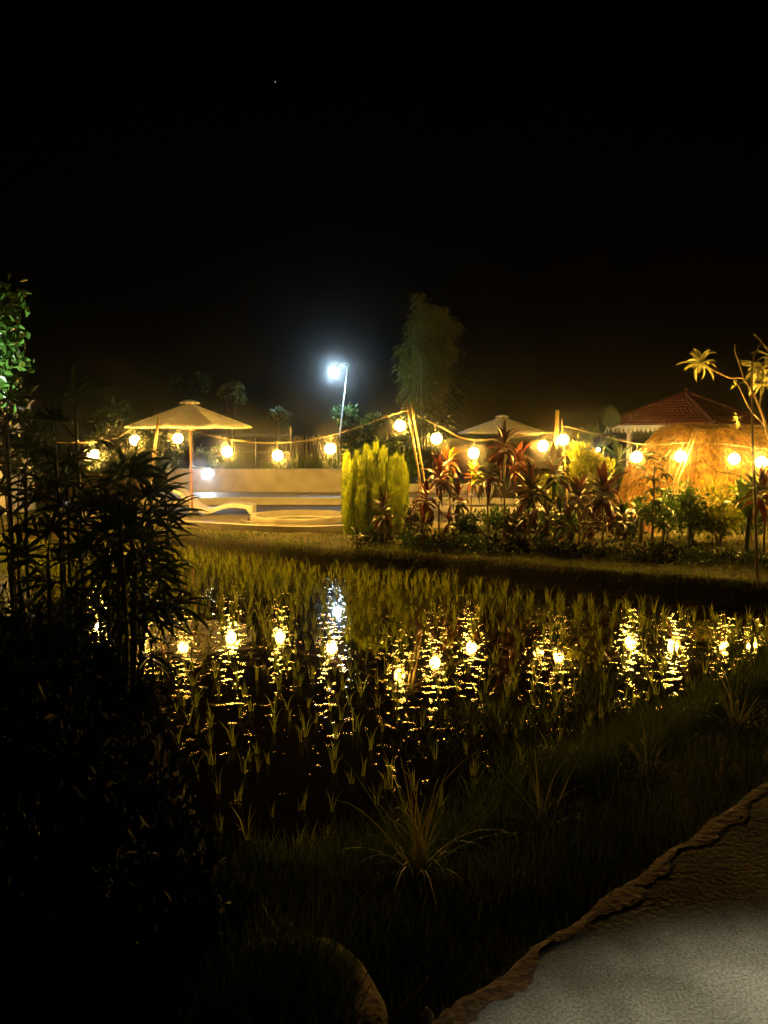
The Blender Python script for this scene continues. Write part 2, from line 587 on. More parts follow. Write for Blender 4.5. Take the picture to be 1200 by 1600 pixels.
def rock(name, label, p, sx, sy, sz, m=None, group=None):
    bb = MB()
    bb.lathe([(0.001, 1.0), (0.4, 0.92), (0.75, 0.6), (0.98, 0.15), (1.0, -0.2), (0.7, -0.6), (0.001, -0.7)], 14)
    vv = []
    for x, y, z in bb.v:
        k = 1 + 0.14 * math.sin(5 * x + 3 * z + p[0]) + 0.1 * math.sin(7 * y + 2 * x)
        vv.append((x * sx * k, y * sy * k, z * sz * k))
    o = ob(name, mesh(name, vv, bb.f, m or M['stone'], True), loc=p)
    return tag(o, label, "stone", group)


pp = G(195, 1600, 0.66)
rock("boulder", "rough ochre stone in the bottom left corner", (pp.x, pp.y, 0.58), 0.10, 0.09, 0.09)
pp = G(668, 1588, 0.5)
rock("pale_pebble", "small pale pebble at the near foot of the path edge", (pp.x, pp.y, 0.5), 0.02, 0.018, 0.025, M['concrete'])
pp = G(640, 1572, 0.5)
bb = MB()
bb.tube(smooth_path([(pp.x - 0.05, pp.y, 0.47), (pp.x, pp.y + 0.02, 0.5), (pp.x + 0.06, pp.y + 0.05, 0.56)]), [0.006] * 13, 6)
tag(bb.ob("dry_twig", M['stem']), "dry twig lying between the round planter and the path", "twig")

# ------------------------------------------------------------------ pool terrace
DZ = 0.40
front = [(120, 806), (200, 811), (280, 817), (340, 821), (400, 824), (470, 826), (540, 824), (575, 819), (640, 818), (690, 819), (740, 819), (790, 816), (830, 808), (850, 800)]
fp = [G(px, py, DZ) for px, py in front]
back_d = 21.05
v, f = [], []
for p in fp:
    v += [(p.x, p.y, 0.15), (p.x, p.y, DZ), (p.x * 1.12, max(back_d, p.y + 0.2), DZ)]
for i in range(len(fp) - 1):
    a = i * 3
    f += [(a, a + 3, a + 4, a + 1), (a + 1, a + 4, a + 5, a + 2)]
ob("pool_deck", mesh("pool_deck", v, f, M['deck']), kind='structure')
b = MB()
sm = smooth_path(fp, 5)
for i in range(len(sm) - 1):
    p, q = sm[i], sm[i + 1]
    d = (q - p).normalized()
    nn = Vector((-d.y, d.x, 0)) * 0.12
    oo = Vector((d.y, -d.x, 0)) * 0.02
    z0, z1 = 0.2, DZ + 0.045
    vv = [p + oo, q + oo, q + nn, p + nn]
    b.add([(x.x, x.y, z0) for x in vv] + [(x.x, x.y, z1) for x in vv], [(0, 1, 5, 4), (4, 5, 6, 7), (2, 3, 7, 6)])
tag(b.ob("terrace_kerb", M['kerb']), "pale painted kerb edging the front of the pool terrace", "kerb")

# raised slab behind the plunge pool
x0, x1 = P(220, 780, 21).x, P(760, 780, 21).x
b = MB().box(x0, x1, 21.0, 23.1, 0.2, 0.55)
sl = thing("raised_pool_ledge", "raised pale ledge running along the foot of the rendered wall", "ledge", (0, 0, 0))
b.ob("riser", M['render_wall'], sl)
MB().box(x0 - 0.02, x1, 20.94, 23.1, 0.553, 0.60).ob("coping", M['slab'], sl)
# rendered retaining wall: taller left run and lower right run
wl = thing("retaining_wall", "tall cream rendered retaining wall behind the plunge pool", "wall")
xa, xb, xc = P(262, 740, 23.1).x, P(556, 740, 23.1).x, P(770, 740, 23.1).x
MB().box(xa, xb, 23.1, 23.32, 0.3, 1.24).ob("wall", M['render_wall'], wl)
MB().box(xa - 0.02, xb + 0.02, 23.07, 23.35, 1.243, 1.29).ob("coping", M['render_wall'], wl)
wr = thing("low_garden_wall", "low cream garden wall behind the leaning bamboo canes", "wall")
MB().box(xb + 0.06, xc, 23.1, 23.3, 0.3, 0.80).ob("wall", M['render_wall'], wr)
MB().box(xb + 0.05, xc, 23.07, 23.33, 0.803, 0.84).ob("coping", M['render_wall'], wr)

# plunge pool
c = (-1.87, 17.0)
pp_ = thing("plunge_pool", "round concrete plunge pool sunk in the terrace left of the golden conifer", "pool", (c[0], c[1], DZ))
b = MB()
b.lathe([(1.10, 0.004), (1.10, 0.13), (1.08, 0.155), (0.99, 0.155), (0.97, 0.13), (0.97, -0.3)], 56)
b.ob("rim", M['concrete'], pp_, True)
b = MB()
b.lathe([(0.97, 0.02), (0.86, 0.02), (0.86, -0.2)], 56)
b.ob("inner_step", M['slab'], pp_, True)
b = MB()
b.lathe([(0.001, 0.008), (0.5, 0.008), (0.86, 0.008)], 40)
b.ob("water", M['pool_water'], pp_)
b = MB()
b.lathe([(1.32, 0.003), (1.32, 0.06), (1.16, 0.06), (1.16, 0.003)], 56)
b.ob("outer_step", M['deck'], pp_, True)

# right-hand curved pool edge seen between the ti stems
pc2 = P(735, 788, 19.5)
b = MB()
b.lathe([(1.5, 0.0), (1.5, 0.16), (1.3, 0.16), (1.3, 0.0)], 48)
o = b.ob("curved_pool_edge", M['render_wall'], smooth=True, loc=(pc2.x + 0.5, pc2.y + 0.5, DZ))
tag(o, "curved pale pool edge glimpsed between the ti plant stems", "pool edge")

# wave lounger
lo = thing("wave_lounger", "white sculpted wave lounger on the terrace below the large umbrella", "lounger", P(338, 798, 18.6))
lo.location.z = DZ
prof = [(-0.95, 0.62), (-0.85, 0.60), (-0.62, 0.42), (-0.40, 0.22), (-0.15, 0.13), (0.1, 0.20), (0.35, 0.27), (0.6, 0.27), (0.92, 0.22)]
pr = smooth_path([(x, 0, z) for x, z in prof], 4)
v, f = [], []
for p in pr:
    th = 0.10 + (0.10 if p.x > 0.8 else 0.0)
    for yy in (-0.33, 0.33):
        v += [(p.x, yy, p.z), (p.x, yy, max(0.01, p.z - th))]
for i in range(len(pr) - 1):
    a, c2 = i * 4, (i + 1) * 4
    f += [(a, c2, c2 + 2, a + 2), (a + 1, a + 3, c2 + 3, c2 + 1), (a, a + 1, c2 + 1, c2), (a + 2, c2 + 2, c2 + 3, a + 3)]
e = (len(pr) - 1) * 4
f += [(0, 2, 3, 1), (e, e + 1, e + 3, e + 2)]
ob("shell", mesh("shell", v, f, M['lounger'], False), lo)
for sx in (-0.55, 0.9):
    MB().box(sx - 0.03, sx + 0.03, -0.28, 0.28, 0.0, 0.22 if sx > 0 else 0.3).ob("foot", M['white_paint'], lo)


# ------------------------------------------------------------------ umbrellas
def umbrella(label, px, apex_py, eave_py, d, rad, lean=0.0):
    pe = P(px, eave_py, d)
    za = P(px, apex_py, d).z
    hz = za - pe.z
    gz = float(height(np.array(pe.x), np.array(pe.y)))
    gz = max(gz, DZ)
    t = thing("market_umbrella", label, "umbrella", (pe.x, pe.y, gz), 0, "cream market umbrellas by the pool")
    e = pe.z - gz
    # canopy panels (8), each sewn piece its own part
    a0, a1 = -math.pi / 8, math.pi / 8
    v, f = [], []
    nr, na = 7, 5
    for i in range(nr):
        s = 0.09 + 0.91 * i / (nr - 1)
        for k in range(na):
            u = k / (na - 1)
            pa = Vector((math.cos(a0), math.sin(a0), 0))
            pb = Vector((math.cos(a1), math.sin(a1), 0))
            p = (pa * (1 - u) + pb * u) * rad * s
            sag = -0.05 * math.sin(math.pi * u) * s * rad * 0.6 + 0.0
            v.append((p.x, p.y, e + hz * 0.90 * (1 - s) + sag * (1 if i < nr - 1 else 0.4)))
    for k in range(na):
        x, y, z = v[(nr - 1) * na + k]
        v.append((x * 1.002, y * 1.002, z - 0.025))
    for i in range(nr):
        for k in range(na - 1):
            q = i * na + k
            f.append((q, q + na, q + na + 1, q + 1))
    me = mesh("canopy_panel", v, f, M['canvas'], True)
    for k in range(8):
        ob("canopy_panel", me, t, mw=Matrix.Rotation(math.pi / 8 * (2 * k + 0.55), 4, 'Z'))
    bb = MB()
    bb.lathe([(rad * 0.16, e + hz * 0.86), (rad * 0.155, e + hz * 0.92), (rad * 0.05, e + hz * 1.0), (0.001, e + hz * 1.01)], 8)
    bb.ob("vent_cap", M['canvas'], t)
    MB().tube([(0, 0, 0), (0, 0, e + hz * 0.95)], 0.028, 10).ob("pole", M['wood'], t, True)
    rib = MB().tube([(0.02, 0, e + hz * 0.86), (rad * 0.98, 0, e - 0.03)], 0.012, 5).tube([(0.03, 0, e - 0.1), (rad * 0.5, 0, e + hz * 0.42)], 0.009, 5).mesh("rib", M['wood'])
    for k in range(8):
        ob("rib", rib, t, mw=Matrix.Rotation(math.pi / 8 * (2 * k + 1.55), 4, 'Z'))
    bb = MB()
    bb.lathe([(0.001, 0.09), (0.05, 0.09), (0.24, 0.06), (0.26, 0.0)], 20)
    bb.ob("base", M['black_metal'], t, True)
    return t


umbrella("large cream market umbrella with red wooden pole by the wave lounger", 297, 625, 667, 18.0, 1.52)
umbrella("smaller cream market umbrella behind the tall ti plants", 784, 648, 676, 25.0, 1.42)


# ------------------------------------------------------------------ festoon lights
def sdist(px):
    return float(np.interp(px, [0, 200, 450, 640, 900, 1000, 1200, 1400], [16.7, 16.4, 15.6, 14.95, 15.4, 15.2, 14.5, 13.4]))


bulbs = [
    (146, 710, "glowing bulb hanging furthest left, tangled in the dark fan palm leaves"),
    (211, 688, "glowing bulb just below the left tip of the large umbrella"),
    (278, 685, "glowing bulb close to the large umbrella's red wooden pole"),
    (355, 706, "glowing bulb above the pool wall, under the large umbrella's right side"),
    (434, 712, "lowest glowing bulb, hanging above the middle of the cream retaining wall"),
    (516, 701, "glowing bulb in front of the reed fence, left above the golden conifer"),
    (625, 665, "highest glowing bulb, just left of the leaning pair of bamboo canes"),
    (682, 685, "glowing bulb just right of the leaning pair of bamboo canes"),
    (740, 708, "glowing bulb under the left tip of the smaller umbrella"),
    (848, 697, "glowing bulb just left of the pale timber post"),
    (880, 687, "glowing bulb just right of the pale timber post"),
    (995, 714, "glowing bulb in front of the gazebo's white post"),
    (1063, 713, "glowing bulb beside the slanting bamboo cane before the thatch"),
    (1147, 717, "glowing bulb before the thatch, left of the thin dark sapling"),
    (1190, 722, "glowing bulb at the right picture edge, right of the thin dark sapling"),
]
GR = 0.10  # globe larger than life, its size takes in the glare
bp0 = thing("festoon_bulb", "", "light bulb", (0, 0, 0))
bb = MB()
n_ = 9
bb.lathe([(max(0.001, GR * math.sin(math.pi * i / n_)), -GR * math.cos(math.pi * i / n_)) for i in range(n_ + 1)], 14)
bb.ob("globe", M['globe'], bp0, True)
MB().lathe([(0.001, GR + 0.075), (0.022, GR + 0.07), (0.026, GR + 0.005), (0.03, GR - 0.012)], 10).ob("socket", M['socket'], bp0, True)
MB().tube([(0, 0, GR + 0.07), (0.004, 0, GR + 0.16)], 0.006, 6).ob("drop_cord", M['cable'], bp0)
CABLE_UP = GR + 0.16
cpts = []
first = True
extra = [(-60, 705, None), (-150, 700, None), (1262, 712, None), (1335, 700, None), (1410, 690, None)]
for px, py, lab in bulbs + extra:
    o = bp0 if first else copy_tree(bp0)
    first = False
    o.location = P(px, py, sdist(px))
    o.rotation_euler = (random.uniform(-.15, .15), random.uniform(-.15, .15), 0)
    tag(o, lab or "glowing bulb of the festoon string out beyond the %s" % {-60: "left edge, nearest to it", -150: "left edge, farthest out", 1262: "right edge, nearest to it", 1335: "right edge, second from it", 1410: "right edge, farthest out"}[px], "light bulb", "festoon bulbs on the string")
    cpts.append((px, o.location + Vector((0.004, 0, CABLE_UP))))
# support points on poles
for px, py in [(247, 662), (643, 645), (869, 678), (1080, 690)]:
    cpts.append((px, P(px, py, sdist(px))))
cpts.sort(key=lambda q: q[0])
sup = [0] + [i for i, q in enumerate(cpts) if q[0] in (247, 643, 869, 1080)] + [len(cpts) - 1]
clabels = ["sagging light cable left of the short leaning pole", "long sagging light cable from the short pole to the bamboo canes",
           "light cable swooping from the bamboo canes to the pale timber post", "light cable from the pale timber post across to the slanting cane",
           "light cable running right from the slanting cane"]
for i in range(len(sup) - 1):
    pts = [q[1] for q in cpts[sup[i]:sup[i + 1] + 1]]
    tag(MB().tube(smooth_path(pts, 8), 0.0075, 6).ob("festoon_cable", M['cable']), clabels[i], "cable", "festoon cable spans")


def pole(name, label, canes, r, m, cat="pole", nodes=True, d=None):
    """canes: list of (top px,py, bottom px,py, d)"""
    p0 = P(canes[0][2], canes[0][3], canes[0][4])
    t = thing(name, label, cat, (p0.x, p0.y, 0.33))
    for (ax, ay, bx, by, dd) in canes:
        a, bq = P(ax, ay, dd), P(bx, by, dd)
        k = (bq.z - 0.30) / max(0.05, a.z - bq.z)
        foot = bq + (bq - a) * k
        off = Vector((p0.x, p0.y, 0.33))
        pts, rs = [], []
        L = (a - foot).length
        nn = max(2, int(L / 0.28)) if nodes else 2
        for i in range(nn + 1):
            p = foot + (a - foot) * (i / nn) - off
            if nodes and 0 < i < nn:
                e = (a - foot).normalized()
                pts += [p - e * 0.02, p, p + e * 0.02]
                rs += [r, r * 1.18, r]
            else:
                pts.append(p)
                rs.append(r * (0.85 if i else 1.0))
        MB().tube(pts, rs, 9).ob("cane" if nodes else "shaft", m, t, True)
    return t


pole("leaning_pole", "short leaning pole carrying the light string left of the umbrella pole", [(248, 652, 238, 735, sdist(247))], 0.028, M['bamboo_pole'])
t = pole("bamboo_canes", "pair of tall leaning bamboo canes right of the golden conifer", [(636, 628, 656, 752, sdist(640)), (643, 630, 663, 752, sdist(640) + 0.1)], 0.019, M['bamboo_pole'])
pole("timber_post", "upright pale timber post in the light string right of the smaller umbrella", [(871, 641, 867, 720, sdist(870))], 0.04, M['timber_post'], "post", False)
pole("thin_stake", "thin stake standing just right of the pale timber post", [(878, 655, 882, 715, sdist(870) + 0.3)], 0.016, M['bamboo_pole'])
pole("slanting_cane", "slanting bamboo cane in front of the thatched roof", [(1086, 668, 1059, 740, sdist(1070)), (1091, 670, 1064, 742, sdist(1070) + 0.06)], 0.019, M['bamboo_pole'])

# ------------------------------------------------------------------ white lamp on a tall pole
D = 30.0
lp = thing("lamp_post", "tall leaning metal pole with a bright white lamp behind the fence", "lamp post", P(532, 700, D))
org = lp.location.copy()
gz = 1.1
a, bq, h = P(544, 568, D), P(533, 660, D), P(524, 580, D)
foot = bq + (bq - a) * ((bq.z - gz) / (a.z - bq.z))
MB().tube([foot - org, a - org], [0.035, 0.026], 10).ob("pole", M['metal'], lp, True)
MB().tube([bq + Vector((0.12, 0, 0.8)) - org, a + Vector((-0.02, -0.08, -0.05)) - org], 0.018, 8).ob("conduit", M['metal'], lp, True)
MB().tube(smooth_path([a - Vector((0, 0, 0.12)) - org, a + Vector((-0.25, -0.1, 0.02)) - org, h + Vector((0, 0, 0.16)) - org]), 0.02, 8).ob("arm", M['metal'], lp, True)
bb = MB()
bb.lathe([(0.001, 0.17), (0.1, 0.16), (0.17, 0.10), (0.18, 0.075)], 18, tuple(h - org))
bb.ob("shade", M['metal'], lp, True)
bb = MB()
bb.lathe([(max(0.001, 0.14 * math.sin(math.pi * i / 8)), -0.13 * math.cos(math.pi * i / 8)) for i in range(9)], 16, tuple(h - org - Vector((0, 0, 0.05))))
bb.ob("lamp_globe", M['white_lamp'], lp, True)

# white spotlight on the retaining wall
sp = P(323, 740, 23.04)
st = thing("wall_spotlight", "small bright white spotlight on the left end of the retaining wall", "spotlight", sp)
bb = MB()
bb.lathe([(0.07, -0.02), (0.085, 0.03), (0.085, 0.035)], 14)
o = bb.ob("housing", M['metal'], st, True)
o.rotation_euler = (R(90), 0, 0)
bb = MB()
bb.lathe([(0.001, 0.05), (0.05, 0.045), (0.08, 0.02)], 14)
o = bb.ob("lens", M['spot_lit'], st, True)
o.rotation_euler = (R(90), 0, 0)

# small far lamp between the gazebo post and the timber post
sp = P(934, 704, 22.0)
st = thing("small_garden_lamp", "small pale lamp shining between the croton and the gazebo", "lamp", (sp.x, sp.y, 0.7))
MB().tube([(0, 0, -0.4), (0, 0, sp.z - 0.7 - 0.06)], 0.02, 8).ob("post", M['black_metal'], st, True)
bb = MB()
bb.lathe([(max(0.001, 0.06 * math.sin(math.pi * i / 6)), sp.z - 0.7 - 0.08 * math.cos(math.pi * i / 6)) for i in range(7)], 12)
bb.ob("globe", M['small_lit'], st, True)

# ------------------------------------------------------------------ gazebo
gp = P(1070, 663, 24.0)
GZ = 0.75
gz_ = thing("gazebo", "gazebo with dark red tiled hip roof and white scalloped trim", "gazebo", (gp.x, gp.y, GZ), R(41))
hs = 1.78
ez, az = gp.z - GZ, P(1070, 614, 24).z - GZ
MB().box(-hs + 0.1, hs - 0.1, -hs + 0.1, hs - 0.1, -0.5, 0.0).ob("floor", M['deck'], gz_)
for sx in (-1, 1):
    for sy in (-1, 1):
        x, y = sx * (hs - 0.6), sy * (hs - 0.6)
        MB().box(x - 0.06, x + 0.06, y - 0.06, y + 0.06, 0, ez - 0.02).box(x - 0.09, x + 0.09, y - 0.09, y + 0.09, 0.0, 0.12).ob("post", M['white_paint'], gz_)
# tiled roof: stepped courses on four sides
NCO = 11
for k in range(4):
    bb = MB()
    for i in range(NCO):
        s0, s1 = 1 - i / NCO, 1 - (i + 1) / NCO
        z0 = ez + (az - ez) * (i / NCO)
        z1 = ez + (az - ez) * ((i + 1) / NCO)
        w0, w1 = hs * 1.02 * s0, hs * 1.02 * s1
        ncol = max(2, int(26 * s0))
        for j in range(ncol):
            u0, u1 = -1 + 2 * j / ncol, -1 + 2 * (j + 1) / ncol
            um = (u0 + u1) / 2
            lift = 0.03
            bb.add([(u0 * w0, -w0, z0 + 0.012), (um * w0, -w0, z0 + lift + 0.012), (u1 * w0, -w0, z0 + 0.012), (u1 * w1, -w1, z1), (um * w1, -w1, z1 + lift * 0.6), (u0 * w1, -w1, z1)],
                   [(0, 1, 4, 5), (1, 2, 3, 4)])
            bb.add([(u0 * w0, -w0, z0 - 0.02), (u1 * w0, -w0, z0 - 0.02), (u1 * w0, -w0, z0 + 0.012), (um * w0, -w0, z0 + lift + 0.012), (u0 * w0, -w0, z0 + 0.012)], [(0, 1, 2, 3, 4)])
    o = bb.ob("roof", M['rooftile'], gz_)
    o.rotation_euler = (0, 0, k * math.pi / 2)
    MB().tube([(-hs * 1.02, -hs * 1.02, ez + 0.03), (0, 0, az + 0.03)], 0.05, 8).ob("hip_ridge", M['rooftile'], gz_, True).rotation_euler = (0, 0, k * math.pi / 2)
    MB().box(-hs * 0.99, hs * 0.99, -hs * 0.995, -hs * 0.98, ez - 0.13, ez - 0.03).ob("fascia", M['white_paint'], gz_).rotation_euler = (0, 0, k * math.pi / 2)
pen = mesh("pennant", [(-0.06, 0, 0), (0.06, 0, 0), (0.05, 0, -0.07), (0, 0, -0.13), (-0.05, 0, -0.07), (-0.06, 0.012, 0), (0.06, 0.012, 0), (0.05, 0.012, -0.07), (0, 0.012, -0.13), (-0.05, 0.012, -0.07)],
           [(0, 4, 3, 2, 1), (5, 6, 7, 8, 9), (2, 3, 8, 7), (3, 4, 9, 8), (1, 2, 7, 6), (4, 0, 5, 9)], M['white_paint'])
for k in range(4):
    for j in range(24):
        u = -hs * 0.95 + 2 * hs * 0.95 * j / 23
        ob("pennant", pen, gz_, mw=Matrix.Rotation(k * math.pi / 2, 4, 'Z') @ Matrix.Translation((u, -hs * 0.985, ez - 0.131)) @ Matrix.Scale(random.uniform(0.8, 1.25), 4, (0, 0, 1)))
bb = MB()
bb.lathe([(0.001, az + 0.16), (0.05, az + 0.12), (0.03, az + 0.06), (0.1, az), (0.12, az - 0.04)], 10)
bb.ob("finial", M['rooftile'], gz_, True)

# ------------------------------------------------------------------ thatched hut
tp = P(1104, 760, 18.6)
th = thing("thatched_hut", "round hut with a shaggy straw thatch roof lit orange by the bulbs", "hut", (tp.x, tp.y, 0.33))
zt = P(1104, 665, 18.6).z - 0.33
zb = P(1104, 790, 17).z - 0.33
prof = [(0.001, zt), (0.55, zt - 0.01), (0.95, zt - 0.06), (1.22, zt - 0.24), (1.5, zt - 0.56), (1.78, zt - 0.95), (2.0, zb + 0.12), (2.1, zb), (2.0, zb - 0.03)]
bb = MB()
sp_ = smooth_path([(r, 0, z) for r, z in prof], 4)
bb.lathe([(max(0.001, p.x), p.z) for p in sp_], 72)
bb.v = [(x * (1 + 0.02 * math.sin(17 * math.atan2(y, x) + z * 3)), y * (1 + 0.02 * math.sin(17 * math.atan2(y, x) + z * 3)), z + 0.02 * math.sin(11 * math.atan2(y, x))) for x, y, z in bb.v]
bb.ob("roof", M['thatch'], th, True)
# straw blades lying down the slope
NS = 26000
tt = rng.uniform(0.05, 1.0, NS) ** 0.75
pr_r = np.array([max(0.001, p.x) for p in sp_])
pr_z = np.array([p.z for p in sp_])
arc = np.concatenate([[0], np.cumsum(np.hypot(np.diff(pr_r), np.diff(pr_z)))])
LA = arc[-3]
s = tt * LA
r_ = np.interp(s, arc, pr_r)
z_ = np.interp(s, arc, pr_z)
r2 = np.interp(s + 0.05, arc, pr_r)
z2 = np.interp(s + 0.05, arc, pr_z)
az_ = rng.uniform(0, 2 * np.pi, NS)
tl = np.hypot(r2 - r_, z2 - z_) + 1e-6
tr_, tz_ = (r2 - r_) / tl, (z2 - z_) / tl
ca, sa = np.cos(az_), np.sin(az_)
pos = np.stack([r_ * ca, r_ * sa, z_], 1)
dirv = np.stack([tr_ * ca, tr_ * sa, tz_], 1) + np.stack([ca * -tz_, sa * -tz_, tr_], 1) * rng.uniform(0.02, 0.30, NS)[:, None] + np.stack([-sa, ca, 0 * sa], 1) * rng.normal(0, 0.16, NS)[:, None]
V, T = leaves_np(pos, dirv, rng.uniform(0.10, 0.30, NS), rng.uniform(0.008, 0.02, NS))
ob("straw", npmesh("straw", V, T, M['thatch']), th, kind='stuff')
# ragged hanging fringe along the eave and darker straw that paints shade into the gaps
M['thatch_dark'] = mat('thatch_gap_shade', (0.16, 0.085, 0.028), (0.07, 0.035, 0.012), 0.9, 9.0)
NF = 5000
fa = rng.uniform(0, 2 * np.pi, NF)
fr = rng.uniform(1.92, 2.10, NF)
fpos = np.stack([fr * np.cos(fa), fr * np.sin(fa), zb + rng.uniform(-.02, .14, NF)], 1)
fdir = np.stack([np.cos(fa) * 0.35, np.sin(fa) * 0.35, -np.ones(NF)], 1) + rng.normal(0, .2, (NF, 3))
ob("eave_fringe", npmesh("eave_fringe", *leaves_np(fpos, fdir, rng.uniform(.08, .30, NF), rng.uniform(.008, .018, NF)), M['thatch']), th, kind='stuff')
sel = rng.choice(NS, 3000, replace=False)
ob("gap_shade_straw", npmesh("gap_shade_straw", *leaves_np(pos[sel] + dirv[sel] * 0.02, dirv[sel] + rng.normal(0, .25, (3000, 3)), rng.uniform(.08, .34, 3000), rng.uniform(.010, .026, 3000)), M['thatch_dark']), th, kind='stuff')
for k in range(6):
    a = k * math.pi / 3 + 0.3
    MB().tube([(1.6 * math.cos(a), 1.6 * math.sin(a), -0.05), (1.6 * math.cos(a), 1.6 * math.sin(a), zb + 0.35)], 0.06, 8).ob("post", M['dark_wood'], th, True)
MB().lathe([(1.45, 0), (1.45, zb + 0.1), (1.38, zb + 0.1), (1.38, 0)], 40).ob("wall", M['dark_wood'], th, True)

# ------------------------------------------------------------------ fences beyond the wall
DF = 27.0
fz = 1.12
xL, xR = P(458, 700, DF).x, P(536, 700, DF).x
topz = P(500, 680, DF).z
rf = thing("reed_fence", "pale upright reed fence beyond the retaining wall", "fence", (xL, DF, fz))
sv = []
slat = MB().tube([(0, 0, 0), (0.004, 0, 0.5), (0, 0, 1.0)], 0.026, 6).mesh("slat", M['old_reed'], True)
k = 0
xx = 0.0
while xx < xR - xL:
    ob("slat", slat, rf, mw=Matrix.Translation((xx, random.uniform(-.015, .015), 0)) @ Matrix.Rotation(random.uniform(-.03, .03), 4, 'Y') @ Matrix.Scale(topz - fz + random.uniform(-.07, .04), 4, (0, 0, 1)))
    xx += random.uniform(0.06, 0.085)
for zz in (0.25, 0.8):
    MB().box(-0.02, xR - xL, 0.032, 0.06, zz * (topz - fz), zz * (topz - fz) + 0.05).ob("rail", M['dark_wood'], rf)
wf = thing("wire_fence", "thin wire mesh fence panels left of the reed fence", "fence", (0, DF + 0.1, fz))
xs_ = [P(px, 700, DF).x for px in (300, 345, 398, 455)]
hgt = topz - fz
for x in xs_:
    MB().tube([(x, 0, 0), (x, 0, hgt)], 0.02, 6).ob("post", M['metal'], wf, True)
for zz in (0.02, 0.5, 1.0):
    MB().tube([(xs_[0], 0, zz * hgt), (xs_[-1], 0, zz * hgt)], 0.011, 5).ob("rail", M['metal'], wf, True)
bb = MB()
x = xs_[0]
while x < xs_[-1]:
    bb.box(x - 0.003, x + 0.003, -0.003, 0.003, 0, hgt)
    x += 0.3
o = bb.ob("wire_mesh", M['metal'], wf)
o["kind"] = "stuff"
# white stake beyond fence
q = P(454, 668, 28)
bb = MB().box(-0.03, 0.03, -0.02, 0.02, 0, q.z - fz)
bb.box(-0.035, 0.035, -0.025, 0.025, q.z - fz, q.z - fz + 0.03)
tag(bb.ob("white_stake", M['white_paint'], loc=(q.x, q.y, fz)), "short white stake sticking up above the fence corner", "stake")

# ------------------------------------------------------------------ house at far left, mostly behind the palms
hp = P(-22, 740, 19.0)
hs_ = thing("white_house", "white rendered house wall glimpsed behind the palms at far left", "house", (hp.x, hp.y, 0.33))
MB().box(-4.0, 0.55, 0.0, 1.4, 0, 2.75).ob("wall", M['render_wall'], hs_)
bb = MB()
bb.add([(-4.4, -0.4, 2.76), (0.8, -0.4, 2.76), (0.8, 1.8, 2.76), (-4.4, 1.8, 2.76), (-3.3, 0.7, 3.4), (-0.3, 0.7, 3.4)], [(0, 1, 5, 4), (1, 2, 5), (2, 3, 4, 5), (3, 0, 4), (0, 3, 2, 1)])
bb.ob("roof", M['rooftile'], hs_)
wn = MB().box(-1.3, -0.5, -0.04, -0.004, 1.0, 2.1).ob("window", M['dark_wood'], hs_)
MB().box(-1.24, -0.56, -0.05, -0.042, 1.06, 2.04).ob("pane", M['pool_water'], wn)
wl_ = thing("wall_lantern", "warm lantern on the white house wall at far left", "lantern", (hp.x - 1.0, hp.y - 0.55, 2.3))
MB().box(-0.09, 0.09, 0.06, 0.5, 0.12, 0.15).lathe([(0.001, 0.2), (0.1, 0.11), (0.1, 0.10)], 10).ob("bracket", M['black_metal'], wl_)
MB().lathe([(max(0.001, 0.07 * math.sin(math.pi * i / 6)), -0.09 * math.cos(math.pi * i / 6)) for i in range(7)], 12).ob("glass", emit('lantern_lit', (1.0, 0.7, 0.32), 700.0), wl_, True)

# ------------------------------------------------------------------ bench with cushion, pot
q = P(990, 806, 15.6)
bn = thing("garden_bench", "small wooden bench among the shrubs carrying a white cushion", "bench", (q.x, q.y, 0.33))
MB().box(-0.35, 0.35, -0.2, 0.2, 0.30, 0.35).ob("seat", M['wood'], bn)
for sx in (-.3, .3):
    for sy in (-.15, .15):
        MB().box(sx - .03, sx + .03, sy - .03, sy + .03, 0, 0.298).ob("leg", M['wood'], bn)
zc = q.z - 0.33
bb = MB()
bb.lathe([(0.001, 0.11), (0.12, 0.10), (0.19, 0.05), (0.19, 0.02), (0.14, -0.02), (0.001, -0.02)], 18)
bb.v = [(x * 1.0, y * 0.8, z + 0.02 * math.sin(9 * x)) for x, y, z in bb.v]
o = bb.ob("cushion", M['cushion'], smooth=True, loc=(q.x - 0.05, q.y - 0.02, 0.33 + 0.373))
tag(o, "plump white cushion lying on the small wooden bench", "cushion")
q = G(965, 833, 0.33)
pt = thing("terracotta_pot", "terracotta pot on the lawn left of the small bench", "pot", (q.x, q.y, 0.33))
MB().lathe([(0.001, 0.01), (0.10, 0.01), (0.14, 0.22), (0.155, 0.22), (0.155, 0.26), (0.13, 0.26), (0.12, 0.2)], 18).ob("body", M['terracotta'], pt, True)
MB().lathe([(0.001, 0.21), (0.12, 0.205)], 14).ob("soil", M['soil'], pt)

# ------------------------------------------------------------------ planting: ti plants
ti_leaves = {}
for key in ('ti_red', 'ti_rust', 'ti_dark', 'green_leaf', 'yellow_leaf'):
    ti_leaves[key] = [mesh("leaf", *leaf_geo(L, W, dr, 0.3, 5), M[key], True) for L, W, dr in ((0.42, 0.085, 0.35), (0.38, 0.095, 0.7), (0.46, 0.075, 1.0))]


